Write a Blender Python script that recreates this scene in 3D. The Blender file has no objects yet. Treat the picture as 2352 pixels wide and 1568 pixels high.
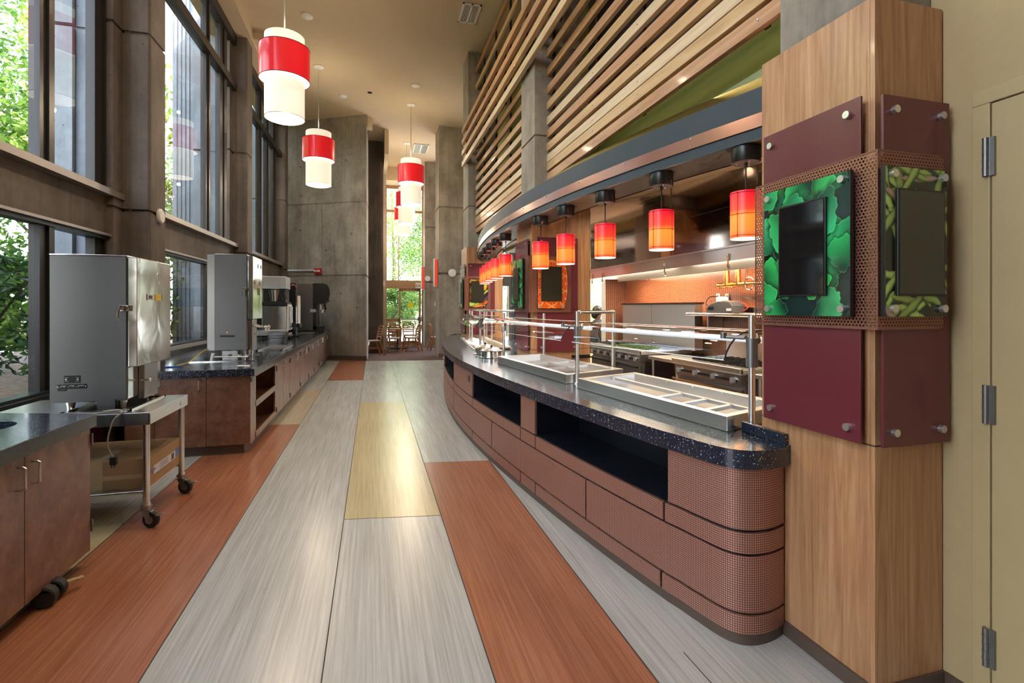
import bpy, bmesh, math, random
from mathutils import Vector, Matrix
random.seed(7)
SC = bpy.context.scene
COL = SC.collection
PI = math.pi

# ------------------------------------------------------------------ camera
YAW = math.atan(319.0/1150.0)
cam_d = bpy.data.cameras.new('camera'); cam = bpy.data.objects.new('camera', cam_d); COL.objects.link(cam)
cam.location = (0, 0, 1.5); cam.rotation_euler = (PI/2, 0, -YAW)
cam_d.sensor_width = 36.0; cam_d.lens = 1150.0/2352.0*36.0
cam_d.shift_y = -78.0/2352.0
cam_d.clip_start = 0.05; cam_d.clip_end = 300
SC.camera = cam
# ------------------------------------------------------------------ view
SC.view_settings.view_transform = 'Standard'; SC.view_settings.look = 'None'
SC.view_settings.gamma = 1.0; SC.view_settings.use_curve_mapping = False
SC.view_settings.exposure = -0.1
cy = SC.cycles
cy.max_bounces = 5; cy.diffuse_bounces = 3; cy.glossy_bounces = 3; cy.transmission_bounces = 3; cy.transparent_max_bounces = 10
cy.sample_clamp_indirect = 6.0; cy.caustics_reflective = False; cy.caustics_refractive = False
cy.use_adaptive_sampling = True; cy.adaptive_threshold = 0.1; cy.adaptive_min_samples = 12
cy.use_denoising = True
try: cy.denoiser = 'OPENIMAGEDENOISE'
except Exception: pass
# ------------------------------------------------------------------ world
W = bpy.data.worlds.new('world'); SC.world = W; W.use_nodes = True
nt = W.node_tree; nt.nodes.clear()
sky = nt.nodes.new('ShaderNodeTexSky'); sky.sky_type = 'NISHITA'; sky.sun_disc = False
sky.sun_elevation = math.radians(48); sky.sun_rotation = math.radians(120); sky.air_density = 1.0; sky.dust_density = 2.0
bg = nt.nodes.new('ShaderNodeBackground'); bg.inputs[1].default_value = 2.0
out = nt.nodes.new('ShaderNodeOutputWorld')
hs = nt.nodes.new('ShaderNodeHueSaturation'); hs.inputs['Saturation'].default_value = .45; nt.links.new(sky.outputs[0], hs.inputs['Color']); nt.links.new(hs.outputs[0], bg.inputs[0]); nt.links.new(bg.outputs[0], out.inputs[0])
# sun: comes over the roof from behind the viewer's right shoulder
sd = bpy.data.lights.new('sun', 'SUN'); sd.energy = 20.0; sd.angle = math.radians(1.0); sd.color = (1.0, 0.93, 0.82)
sun = bpy.data.objects.new('sun', sd); COL.objects.link(sun)
sun.rotation_euler = Vector((-0.62, 0.42, -0.85)).to_track_quat('-Z', 'Y').to_euler()

def area(name, loc, rot, sx, sy, power, color=(1, 1, 1), spread=PI):
    d = bpy.data.lights.new(name, 'AREA'); d.shape = 'RECTANGLE'; d.size = sx; d.size_y = sy; d.energy = power; d.color = color; d.spread = spread
    o = bpy.data.objects.new(name, d); COL.objects.link(o); o.location = loc; o.rotation_euler = rot
    return o
def point(name, loc, power, color=(1, 1, 1), r=0.05, parent=None):
    d = bpy.data.lights.new(name, 'POINT'); d.energy = power; d.color = color; d.shadow_soft_size = r
    o = bpy.data.objects.new(name, d); COL.objects.link(o); o.location = loc
    if parent: o.parent = parent
    return o
def spot(name, loc, power, color=(1, 1, 1), ang=2.2, blend=0.6, r=0.05, rot=(0, 0, 0), parent=None):
    d = bpy.data.lights.new(name, 'SPOT'); d.energy = power; d.color = color; d.shadow_soft_size = r; d.spot_size = ang; d.spot_blend = blend
    o = bpy.data.objects.new(name, d); COL.objects.link(o); o.location = loc; o.rotation_euler = rot
    if parent: o.parent = parent
    return o
WARM = (1.0, 0.80, 0.55)
# fill lights added over the ranges, kitchen and corridor; no fixtures modelled
area('hood_fill', (3.75, 4.4, 2.02), (0, 0, 0), 0.3, 1.6, 62, WARM)
area('hood_fill', (3.75, 6.4, 2.02), (0, 0, 0), 0.3, 1.6, 62, WARM)
area('kitchen_fill', (5.2, 8.6, 2.82), (0, 0, 0), 1.2, 1.2, 170, (1, .95, .85))
area('kitchen_fill', (3.1, 8.9, 2.82), (0, 0, 0), 1.0, 1.0, 60, (1, .9, .75))
for xx, yy in ((-.3, 1.0), (1.0, 1.0), (-.3, 4.2), (1.0, 4.2), (-.3, 7.2), (1.0, 7.2), (-1.19, 10.0), (1.01, 12.45)):
    spot('corridor_fill', (xx, yy, 6.9), 130, (1, .84, .64), 2.0, .9, .08)

for yy in (2.7, 4.1, 5.3, 7.3, 9.0):
    spot('servery_fill', (2.86, yy, 2.83), 42, WARM, 2.7, .8, .04)  # extra spots added to brighten the servery, without fixtures

# ------------------------------------------------------------------ mesh builder
class MB:
    def __init__(s):
        s.v = []; s.f = []; s.m = []; s.uv = {}; s.sm = []
    def add(s, vs, fs, mi=0, smooth=False, uvs=None):
        b = len(s.v); s.v += [tuple(v) for v in vs]
        for k, f in enumerate(fs):
            if uvs: s.uv[len(s.f)] = uvs[k]
            s.f.append([b+i for i in f]); s.m.append(mi); s.sm.append(smooth)
        return s
    def box(s, x0, x1, y0, y1, z0, z1, mi=0, rz=0, c=None):
        vs = [(x, y, z) for z in (z0, z1) for y in (y0, y1) for x in (x0, x1)]
        if rz:
            cx, cy_ = c or ((x0+x1)/2, (y0+y1)/2); ca, sa = math.cos(rz), math.sin(rz)
            vs = [(cx+(x-cx)*ca-(y-cy_)*sa, cy_+(x-cx)*sa+(y-cy_)*ca, z) for x, y, z in vs]
        return s.add(vs, [(0,2,3,1),(4,5,7,6),(0,1,5,4),(2,6,7,3),(0,4,6,2),(1,3,7,5)], mi)
    def bar(s, p, q, w, h, mi=0, up=(0,0,1)):
        p = Vector(p); q = Vector(q); d = (q-p).normalized(); u = Vector(up)
        if abs(d.dot(u)) > .99: u = Vector((1,0,0))
        r = d.cross(u).normalized(); u = r.cross(d).normalized()
        vs = [e+r*(a*w/2)+u*(b*h/2) for e in (p, q) for a, b in ((-1,-1),(1,-1),(1,1),(-1,1))]
        return s.add(vs, [(0,1,2,3),(7,6,5,4),(0,4,5,1),(1,5,6,2),(2,6,7,3),(3,7,4,0)], mi)
    def tube(s, pts, r, n=10, mi=0, cap=True, closed=False):
        pts = [Vector(p) for p in pts]; N = len(pts); rr = r if isinstance(r, (list, tuple)) else [r]*N
        vs = []; prev = None
        for i, p in enumerate(pts):
            if closed: d = (pts[(i+1) % N]-pts[i-1]).normalized()
            elif i == 0: d = (pts[1]-p).normalized()
            elif i == N-1: d = (p-pts[i-1]).normalized()
            else: d = ((pts[i+1]-p).normalized()+(p-pts[i-1]).normalized()).normalized()
            if prev is None:
                u = Vector((0,0,1)) if abs(d.z) < .9 else Vector((1,0,0))
            else: u = prev
            a = d.cross(u).normalized(); u = a.cross(d).normalized(); prev = u
            for k in range(n):
                t = 2*PI*k/n; vs.append(p+a*(math.cos(t)*rr[i])+u*(math.sin(t)*rr[i]))
        fs = []; L = N if closed else N-1
        for i in range(L):
            for k in range(n):
                j = (i+1) % N
                fs.append((i*n+k, i*n+(k+1)%n, j*n+(k+1)%n, j*n+k))
        s.add(vs, fs, mi, True)
        if cap and not closed:
            s.add(vs[:n], [tuple(range(n))[::-1]], mi); s.add(vs[-n:], [tuple(range(n))], mi)
        return s
    def cyl(s, x, y, z0, z1, r, n=24, mi=0, r1=None):
        return s.lathe(x, y, [(0, z0), (r, z0), (r if r1 is None else r1, z1), (0, z1)], n, mi)
    def lathe(s, x, y, prof, n=24, mi=0, smooth=True):
        vs = []; fs = []; rows = []
        for (r, z) in prof:
            if r < 1e-5: rows.append([len(vs)]); vs.append((x, y, z))
            else:
                rows.append(list(range(len(vs), len(vs)+n)))
                vs += [(x+r*math.cos(2*PI*k/n), y+r*math.sin(2*PI*k/n), z) for k in range(n)]
        for a, b in zip(rows[:-1], rows[1:]):
            for k in range(n):
                k2 = (k+1) % n
                if len(a) == 1 and len(b) == 1: continue
                if len(a) == 1: fs.append((a[0], b[k2], b[k]))
                elif len(b) == 1: fs.append((a[k], a[k2], b[0]))
                else: fs.append((a[k], a[k2], b[k2], b[k]))
        b0 = len(s.f); s.add(vs, fs, mi, smooth); return s
    def prism(s, poly, z0, z1, mi=0):
        n = len(poly)
        a = sum(poly[i][0]*poly[(i+1)%n][1]-poly[(i+1)%n][0]*poly[i][1] for i in range(n))
        if a < 0: poly = poly[::-1]
        vs = [(x, y, z0) for x, y in poly]+[(x, y, z1) for x, y in poly]
        fs = [tuple(range(n))[::-1], tuple(range(n, 2*n))]+[(i, (i+1)%n, (i+1)%n+n, i+n) for i in range(n)]
        return s.add(vs, fs, mi)
    def disc(s, c, n, r, t, k=20, mi=0):   # short cylinder from c along n
        c = Vector(c); n = Vector(n).normalized()
        return s.tube([c, c+n*t], r, k, mi)
    def sphere(s, c, r, n=12, mi=0, sz=1.0):
        prof = [(r*math.sin(PI*i/n), c[2]-sz*r*math.cos(PI*i/n)) for i in range(n+1)]
        prof[0] = (0, c[2]-sz*r); prof[-1] = (0, c[2]+sz*r)
        return s.lathe(c[0], c[1], prof, 2*n, mi)
    def strip(s, pts, z0, z1, th, mi=0, side=1, uv=True):
        """vertical swept wall along plan points, th thick towards side*normal; uv = (arc length, z)"""
        P = [Vector((p[0], p[1])) for p in pts]; N = len(P); nrm = []
        for i in range(N):
            d = (P[min(i+1, N-1)]-P[max(i-1, 0)]).normalized(); nrm.append(Vector((d.y, -d.x))*side)
        S = [0]
        for i in range(1, N): S.append(S[-1]+(P[i]-P[i-1]).length)
        vs = []
        for i in range(N):
            q = P[i]+nrm[i]*th
            vs += [(P[i].x, P[i].y, z0), (P[i].x, P[i].y, z1), (q.x, q.y, z0), (q.x, q.y, z1)]
        fs = []; uvs = []
        for i in range(N-1):
            a, b = 4*i, 4*i+4; s0, s1 = S[i], S[i+1]
            for f, u in (((a, b, b+1, a+1), [(s0,z0),(s1,z0),(s1,z1),(s0,z1)]),
                         ((a+2, a+3, b+3, b+2), [(s0,z0),(s0,z1),(s1,z1),(s1,z0)]),
                         ((a+1, b+1, b+3, a+3), [(s0,z1),(s1,z1),(s1,z1+th),(s0,z1+th)]),
                         ((a, a+2, b+2, b), [(s0,z0),(s0,z0+th),(s1,z0+th),(s1,z0)])):
                fs.append(f); uvs.append(u)
        e = 4*(N-1)
        fs += [(0, 1, 3, 2), (e, e+2, e+3, e+1)]; uvs += [[(0,z0),(0,z1),(th,z1),(th,z0)], [(0,z0),(th,z0),(th,z1),(0,z1)]]
        return s.add(vs, fs, mi, False, uvs)

def world_origin(o):
    p = Vector((0,0,0))
    while o is not None: p = p+o.location; o = o.parent
    return p
def obj(name, mb, mats, parent=None, bevel=0, local=False, autosmooth=True):
    """one mesh object; vertices are given in world metres unless local"""
    me = bpy.data.meshes.new(name)
    if parent is not None:
        og = Vector((0,0,0)) if local else world_origin(parent)
    elif local: og = Vector((0,0,0))
    else:
        xs = [v[0] for v in mb.v]; ys = [v[1] for v in mb.v]; zs = [v[2] for v in mb.v]
        og = Vector(((min(xs)+max(xs))/2, (min(ys)+max(ys))/2, min(zs)))
    me.from_pydata([(v[0]-og.x, v[1]-og.y, v[2]-og.z) for v in mb.v], [], mb.f)
    mats = mats if isinstance(mats, (list, tuple)) else [mats]
    for m in mats: me.materials.append(m)
    me.polygons.foreach_set('material_index', mb.m); me.polygons.foreach_set('use_smooth', mb.sm)
    if mb.uv:
        uvl = me.uv_layers.new(name='uv')
        for fi, us in mb.uv.items():
            p = me.polygons[fi]
            for k, li in enumerate(p.loop_indices): uvl.data[li].uv = us[k]
    me.update()
    if any(mb.sm) and not all(mb.sm) or any(mb.sm):
        try: me.set_sharp_from_angle(angle=math.radians(38))
        except Exception: pass
    o = bpy.data.objects.new(name, me); COL.objects.link(o)
    if parent is not None: o.parent = parent
    elif not local: o.location = og
    if bevel:
        b = o.modifiers.new('bevel', 'BEVEL'); b.width = bevel; b.segments = 2; b.limit_method = 'ANGLE'; b.angle_limit = math.radians(50)
    return o
def tag(o, label, cat, group=None):
    o['label'] = label; o['category'] = cat
    if group: o['group'] = group
    return o
def struct(name, mb, mats, parent=None, bevel=0):
    o = obj(name, mb, mats, parent, bevel)
    if parent is None: o['kind'] = 'structure'
    return o
def thing(name, label, cat, loc=(0,0,0), group=None, rz=0):
    o = bpy.data.objects.new(name, None); COL.objects.link(o); o.location = loc; o.rotation_euler = (0, 0, rz)
    o.empty_display_size = .1
    return tag(o, label, cat, group)
def dup(root, loc, rz=0, label=None):
    def cp(o, parent):
        c = o.copy(); COL.objects.link(c); c.parent = parent
        for ch in kids.get(o, []): cp(ch, c)
        return c
    kids = {}
    for o in bpy.data.objects:
        if o.parent: kids.setdefault(o.parent, []).append(o)
    r = cp(root, None); r.location = loc; r.rotation_euler = (0, 0, rz)
    if label: r['label'] = label
    return r
def smooth_curve(pts, n=8):
    out_ = []; P = [Vector(p) for p in pts]
    for i in range(len(P)-1):
        p0 = P[max(i-1, 0)]; p1 = P[i]; p2 = P[i+1]; p3 = P[min(i+2, len(P)-1)]
        for k in range(n):
            t = k/n
            out_.append(0.5*((2*p1)+(-p0+p2)*t+(2*p0-5*p1+4*p2-p3)*t*t+(-p0+3*p1-3*p2+p3)*t*t*t))
    out_.append(P[-1]); return out_

# ------------------------------------------------------------------ materials
class NT:
    def __init__(s, name):
        s.m = bpy.data.materials.new(name); s.m.use_nodes = True; s.t = s.m.node_tree; s.t.nodes.clear()
        s.o = s.n('ShaderNodeOutputMaterial')
    def n(s, t, **k):
        x = s.t.nodes.new(t)
        for a, b in k.items(): setattr(x, a, b)
        return x
    def l(s, a, b): s.t.links.new(a, b)
    def val(s, sock, v):
        if hasattr(v, 'node'): s.l(v, sock)
        else: sock.default_value = v
    def math(s, op, a, b=0.0, c=None):
        x = s.n('ShaderNodeMath', operation=op); s.val(x.inputs[0], a); s.val(x.inputs[1], b)
        if c is not None: s.val(x.inputs[2], c)
        return x.outputs[0]
    def coord(s, kind='Object', scale=(1,1,1), rot=(0,0,0), loc=(0,0,0)):
        c = s.n('ShaderNodeTexCoord'); mp = s.n('ShaderNodeMapping')
        mp.inputs['Scale'].default_value = scale; mp.inputs['Rotation'].default_value = rot; mp.inputs['Location'].default_value = loc
        s.l(c.outputs[kind], mp.inputs[0]); return mp.outputs[0]
    def world(s, scale=(1,1,1)):
        c = s.n('ShaderNodeNewGeometry'); mp = s.n('ShaderNodeMapping'); mp.inputs['Scale'].default_value = scale
        s.l(c.outputs['Position'], mp.inputs[0]); return mp.outputs[0]
    def sep(s, v):
        x = s.n('ShaderNodeSeparateXYZ'); s.l(v, x.inputs[0]); return x.outputs
    def comb(s, a, b, c=0.0):
        x = s.n('ShaderNodeCombineXYZ'); s.val(x.inputs[0], a); s.val(x.inputs[1], b); s.val(x.inputs[2], c); return x.outputs[0]
    def noise(s, v, scale=5, detail=3, rough=.55, dist=0):
        x = s.n('ShaderNodeTexNoise'); s.l(v, x.inputs['Vector']); x.inputs['Scale'].default_value = scale
        x.inputs['Detail'].default_value = detail; x.inputs['Roughness'].default_value = rough; x.inputs['Distortion'].default_value = dist
        return x.outputs['Fac']
    def voro(s, v, scale=5, feature='F1', out='Distance', rand=1.0):
        x = s.n('ShaderNodeTexVoronoi', feature=feature); s.l(v, x.inputs['Vector']); x.inputs['Scale'].default_value = scale
        x.inputs['Randomness'].default_value = rand
        return x.outputs[out]
    def ramp(s, f, stops, interp='LINEAR'):
        x = s.n('ShaderNodeValToRGB'); s.l(f, x.inputs[0]); cr = x.color_ramp; cr.interpolation = interp
        while len(cr.elements) < len(stops): cr.elements.new(.5)
        for e, (p, c) in zip(cr.elements, stops):
            e.position = p; e.color = (c, c, c, 1) if not isinstance(c, (tuple, list)) else (c[0], c[1], c[2], 1)
        return x.outputs[0]
    def mix(s, f, a, b, typ='MIX'):
        x = s.n('ShaderNodeMix', data_type='RGBA', blend_type=typ); s.val(x.inputs[0], f)
        for i, v in ((6, a), (7, b)):
            if hasattr(v, 'node'): s.l(v, x.inputs[i])
            else: x.inputs[i].default_value = (v[0], v[1], v[2], 1)
        return x.outputs[2]
    def bump(s, h, strength=.3, dist=.01):
        x = s.n('ShaderNodeBump'); s.l(h, x.inputs['Height']); x.inputs['Strength'].default_value = strength; x.inputs['Distance'].default_value = dist
        return x.outputs[0]
    def bsdf(s, color=(.5,.5,.5), rough=.5, metal=0, normal=None, coat=0, em=None, ems=0, alpha=None, spec=None, aniso=0, link=True, transl=0):
        p = s.n('ShaderNodeBsdfPrincipled')
        if hasattr(color, 'node'): s.l(color, p.inputs['Base Color'])
        else: p.inputs['Base Color'].default_value = (color[0], color[1], color[2], 1)
        s.val(p.inputs['Roughness'], rough); s.val(p.inputs['Metallic'], metal)
        if normal is not None: s.l(normal, p.inputs['Normal'])
        p.inputs['Coat Weight'].default_value = coat; p.inputs['Coat Roughness'].default_value = .08
        if spec is not None: p.inputs['Specular IOR Level'].default_value = spec
        if em is not None:
            if hasattr(em, 'node'): s.l(em, p.inputs['Emission Color'])
            else: p.inputs['Emission Color'].default_value = (em[0], em[1], em[2], 1)
            s.val(p.inputs['Emission Strength'], ems)
        if alpha is not None: s.val(p.inputs['Alpha'], alpha)
        if link: s.l(p.outputs[0], s.o.inputs[0])
        return p

def plain(name, c, rough=.5, metal=0, coat=0, bumps=0, bscale=60, var=.06, em=None, ems=0):
    t = NT(name); v = t.coord(); n = t.noise(v, bscale*.12, 3)
    a = tuple(x*(1-var) for x in c); b = tuple(min(1, x*(1+var)) for x in c)
    col = t.mix(n, a, b)
    nm = t.bump(t.noise(v, bscale, 3), bumps, .004) if bumps else None
    t.bsdf(col, rough, metal, nm, coat, em=em, ems=ems); return t.m

def concrete(name, c, dark=.55, pits=1.0):
    t = NT(name); v = t.world(); vs = t.world((1.3, 1.3, .8))
    n1 = t.noise(vs, 1.6, 6, .62, .3); n2 = t.noise(v, 14, 4, .6); n3 = t.noise(t.world((8, 8, .35)), 1.5, 5, .65)
    f = t.math('ADD', t.math('MULTIPLY', n1, .60), t.math('ADD', t.math('MULTIPLY', n2, .16), t.math('MULTIPLY', n3, .24)))
    base = t.ramp(f, [(.34, tuple(x*dark for x in c)), (.5, c), (.66, tuple(min(1, x*1.5) for x in c))])
    pd = t.voro(v, 11); pm = t.ramp(pd, [(.035*pits, 1.0), (.09*pits, 0.0)])
    gate = t.ramp(t.noise(v, 3.1, 2), [(.47, 0.0), (.56, 1.0)])
    pit = t.math('MULTIPLY', pm, gate)
    col = t.mix(pit, base, tuple(x*.28 for x in c))
    h = t.math('SUBTRACT', t.math('ADD', t.math('MULTIPLY', n2, .5), n3), t.math('MULTIPLY', pit, 1.2))
    t.bsdf(col, .82, 0, t.bump(h, .35, .01)); return t.m

def wood(name, c1, c2, c3, axis='Z', scale=1.0, rough=.38, coat=.15):
    t = NT(name)
    sc = {'Z': (15, 15, .8), 'Y': (7, .45, 7), 'X': (.45, 7, 7)}[axis]
    v = t.coord('Object', tuple(a*scale for a in sc))
    n = t.noise(v, 1.5, 5, .6, .9); fine = t.noise(t.coord('Object', tuple(a*scale*6 for a in sc)), 2.4, 3, .6)
    w = t.math('FRACT', t.math('MULTIPLY', t.noise(v, .55, 2, .5, .4), 9))
    w = t.ramp(w, [(0, 0.0), (.5, 1.0), (1, 0.0)])
    f = t.math('ADD', t.math('MULTIPLY', n, .62), t.math('ADD', t.math('MULTIPLY', fine, .28), t.math('MULTIPLY', w, .14)))
    col = t.ramp(f, [(.34, c1), (.52, c2), (.7, c3)])
    t.bsdf(col, rough, 0, t.bump(fine, .08, .003), coat); return t.m

def brushed(name, c=(.62,.62,.62), rough=.28, axis=(2, 60, 60), wave=0):
    t = NT(name); v = t.coord('Object', axis); n = t.noise(v, 3, 3, .6)
    r = t.ramp(n, [(.3, rough*.93), (.7, min(1, rough*1.08))])
    nm = None
    if wave:
        x = t.n('ShaderNodeBump'); t.l(t.noise(t.coord('Object'), wave, 2, .5, .6), x.inputs['Height']); x.inputs['Strength'].default_value = .11; x.inputs['Distance'].default_value = .03; nm = x.outputs[0]
    t.bsdf(c, r, 1.0, nm); return t.m

def floor_mat(name, c1, c2, rough=.25):
    t = NT(name); v = t.world((70, 1.3, 1)); n = t.noise(v, 1.0, 5, .65); n2 = t.noise(t.world((1.4, .6, 1)), 1.1, 4)
    n3 = t.noise(t.world((14, .5, 1)), 1.0, 3)
    f = t.math('ADD', t.math('MULTIPLY', n, .66), t.math('ADD', t.math('MULTIPLY', n2, .18), t.math('MULTIPLY', n3, .2)))
    col = t.ramp(f, [(.36, c1), (.66, c2)])
    rr = t.ramp(n2, [(.2, rough*.96), (.8, rough*1.05)])
    t.bsdf(col, rr, 0, t.bump(n, .05, .002), 0, spec=.8); return t.m

def speckle(name, base=(.012,.017,.032), rough=.20, sc=165):
    t = NT(name); v = t.world(); d = t.voro(v, sc); cc = t.n('ShaderNodeTexVoronoi'); t.l(v, cc.inputs['Vector']); cc.inputs['Scale'].default_value = sc
    rnd = t.sep(cc.outputs['Color'])[0]
    pick = t.math('GREATER_THAN', rnd, .76); rad = t.math('MULTIPLY', t.sep(cc.outputs['Color'])[1], .42)
    dot = t.math('MULTIPLY', t.math('LESS_THAN', d, rad), pick)
    d2 = t.voro(v, 320); small = t.math('MULTIPLY', t.math('LESS_THAN', d2, .22), t.math('GREATER_THAN', t.noise(v, 190, 1), .56))
    m = t.math('MAXIMUM', dot, t.math('MULTIPLY', small, .35))
    col = t.mix(m, base, (.62, .66, .72))
    t.bsdf(col, rough, 0, None, .25, spec=.6); return t.m

def glass_mat(name, tint=(.96,1,.985), ior=1.5, rough=.0):
    t = NT(name); tr = t.n('ShaderNodeBsdfTransparent'); tr.inputs[0].default_value = (*tint, 1)
    g = t.n('ShaderNodeBsdfGlossy'); g.inputs['Roughness'].default_value = rough; g.inputs[0].default_value = (1,1,1,1)
    lw = t.n('ShaderNodeLayerWeight'); lw.inputs[0].default_value = .5
    f0 = ((ior-1)/(ior+1))**2
    fr = t.math('ADD', f0, t.math('MULTIPLY', 1-f0, t.math('POWER', lw.outputs['Facing'], 5.0)))
    mx = t.n('ShaderNodeMixShader'); t.l(fr, mx.inputs[0]); t.l(tr.outputs[0], mx.inputs[1]); t.l(g.outputs[0], mx.inputs[2])
    t.l(mx.outputs[0], t.o.inputs[0]); return t.m

M = {}
M['conc'] = concrete('concrete_warm', (.285,.25,.212))
M['conc_pier'] = concrete('concrete_brown', (.138,.115,.10))
M['conc_out'] = concrete('concrete_pale', (.27,.30,.345), .8)
M['conc_span'] = concrete('concrete_spandrel', (.135,.115,.10), .6)
M['ceil'] = plain('ceiling_cream_paint', (.60,.485,.335), .85, bumps=.05)
M['soffit'] = plain('kitchen_ceiling_cream', (.82,.74,.54), .45)
M['wall_tan'] = plain('tan_wall_paint', (.43,.32,.165), .7, bumps=.1, bscale=160)
M['door_tan'] = plain('tan_door_paint', (.44,.335,.17), .5)
M['f_grey'] = floor_mat('floor_grey', (.30,.30,.285), (.51,.52,.515))
M['f_orange'] = floor_mat('floor_terracotta', (.245,.083,.042), (.43,.175,.095))
M['f_yellow'] = floor_mat('floor_straw', (.37,.30,.165), (.55,.47,.28))
M['f_tan'] = floor_mat('floor_tan', (.36,.30,.20), (.50,.43,.32))
M['seam'] = plain('dark_seam', (.03,.03,.03), .6)
M['base_brown'] = plain('brown_rubber_base', (.095,.062,.045), .45)
M['frame'] = plain('bronze_window_frame', (.034,.030,.030), .38, .3)
M['frame_dark'] = plain('dark_teal_gasket', (.018,.028,.032), .4, .3)
M['frame_lite'] = plain('aluminium_sill', (.42,.38,.36), .4, .6)
M['glass'] = glass_mat('window_glass', (.93,.97,.96))
M['guard'] = glass_mat('sneeze_guard_glass', (.985,1,.995), 1.9)
M['counter'] = speckle('speckled_navy_solid_surface')
M['counter_l'] = speckle('speckled_blue_grey_solid_surface', (.022,.036,.062), .18, 300)
M['ss'] = brushed('stainless_steel', (.74,.72,.70), .30)
M['ss_v'] = brushed('stainless_vertical_brush', (.155,.148,.145), .40, (60, 60, 2))
M['ss_dark'] = brushed('stainless_dark', (.33,.31,.30), .34, (60, 60, 2))
M['ss_wavy'] = brushed('stainless_wavy_panel', (.78,.76,.70), .14, (2, 2, 2), 3.6)
M['ss_bright'] = brushed('stainless_bright', (.78,.77,.74), .16)
M['chrome'] = plain('chrome', (.8,.8,.8), .08, 1.0)
M['alu'] = plain('satin_aluminium', (.70,.70,.70), .3, .9)
M['copper_band'] = plain('copper_laminate_band', (.27,.115,.085), .24, .35)
M['blue_black'] = plain('blue_black_laminate', (.009,.026,.046), .5)
M['black'] = plain('black_enamel', (.012,.011,.011), .3)
M['black_m'] = plain('matte_black', (.012,.013,.02), .6)
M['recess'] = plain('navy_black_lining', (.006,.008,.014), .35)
M['oliv'] = plain('olive_green_paint', (.20,.21,.045), .7)
M['gold'] = plain('ochre_paint', (.34,.235,.06), .7)
M['plum'] = plain('unlit_plum_wall', (.05,.035,.045), .8)  # dark colour stands in for the unlit wall behind the near slats
M['yellow'] = plain('yellow_paint', (.85,.78,.35), .7)
M['white'] = plain('white_paint', (.80,.80,.78), .5)
M['offwhite'] = plain('off_white', (.70,.68,.62), .5)
M['burg'] = plain('burgundy_acrylic', (.135,.022,.032), .30, coat=.2)
M['burg_w'] = plain('burgundy_wall_paint', (.20,.03,.055), .6)
M['red'] = plain('red_enamel', (.50,.02,.02), .35)
M['hplate'] = plain('pewter_hinge', (.22,.22,.22), .4, .8)
M['w_col'] = wood('beech_veneer', (.31,.14,.06), (.43,.215,.10), (.54,.305,.155), 'Z', 1.0)
def laminate():
    t = NT('mottled_brown_laminate'); v = t.coord(); n = t.noise(v, 7, 5, .65, .3); n2 = t.noise(v, 40, 3)
    col = t.ramp(t.math('ADD', t.math('MULTIPLY', n, .8), t.math('MULTIPLY', n2, .2)), [(.36, (.105,.040,.022)), (.52, (.175,.075,.042)), (.68, (.24,.118,.070))])
    p = t.bsdf(col, .40, 0, coat=.5); p.inputs['Coat Roughness'].default_value = .2; return t.m
M['w_lam'] = laminate()
SL = [('maple', (.50,.36,.22), (.64,.50,.33), (.74,.61,.44)), ('cherry', (.36,.18,.09), (.47,.26,.14), (.57,.35,.21)),
      ('oak', (.44,.27,.13), (.56,.37,.19), (.66,.47,.28)), ('fir', (.30,.15,.065), (.42,.23,.105), (.52,.31,.16))]
for n_, a_, b_, c_ in SL: M['sl_'+n_] = wood('slat_'+n_, a_, b_, c_, 'Y', 1.2, .42, .1)
M['w_chair'] = wood('honey_oak', (.24,.08,.025), (.38,.14,.04), (.52,.23,.08), 'Z', 3, .3, .3)
M['gold_brass'] = plain('polished_brass', (.80,.42,.12), .2, 1.0)
M['copper_pipe'] = plain('copper_pipe', (.72,.33,.12), .25, 1.0)
M['card'] = plain('cardboard', (.36,.22,.11), .8, bumps=.05)
M['tape'] = plain('packing_tape', (.50,.38,.22), .25)
M['label'] = plain('paper_label', (.62,.60,.66), .6)
M['rubber'] = plain('black_rubber', (.015,.015,.015), .6)
M['cable'] = plain('grey_cable', (.32,.28,.25), .5)
M['skin'] = plain('skin', (.42,.24,.16), .5)
M['hair'] = plain('dark_hair', (.015,.011,.009), .5)
M['shirt'] = plain('dark_shirt', (.03,.03,.035), .8)
M['clearpl'] = glass_mat('clear_plastic', (.82,.82,.84), 1.5, .1)
M['conduit'] = plain('galvanised_conduit', (.55,.52,.50), .3, .7)
def mosaic_mat():
    t = NT('copper_mosaic_laminate'); c = t.n('ShaderNodeTexCoord'); u = t.sep(c.outputs['UV'])
    P = .0102
    fx = t.math('FRACT', t.math('DIVIDE', u[0], P)); fz = t.math('FRACT', t.math('DIVIDE', u[1], P))
    ax = t.math('ABSOLUTE', t.math('SUBTRACT', fx, .5)); az = t.math('ABSOLUTE', t.math('SUBTRACT', fz, .5))
    d = t.math('MAXIMUM', ax, az)
    sq = t.ramp(d, [(.20, 1.0), (.34, 0.0)])
    col = t.mix(sq, (.24,.095,.068), (.66,.38,.29))
    rr = t.math('SUBTRACT', .5, t.math('MULTIPLY', sq, .18))
    t.bsdf(col, rr, .45, t.bump(sq, .3, .002)); return t.m
M['mosaic'] = mosaic_mat()

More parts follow.
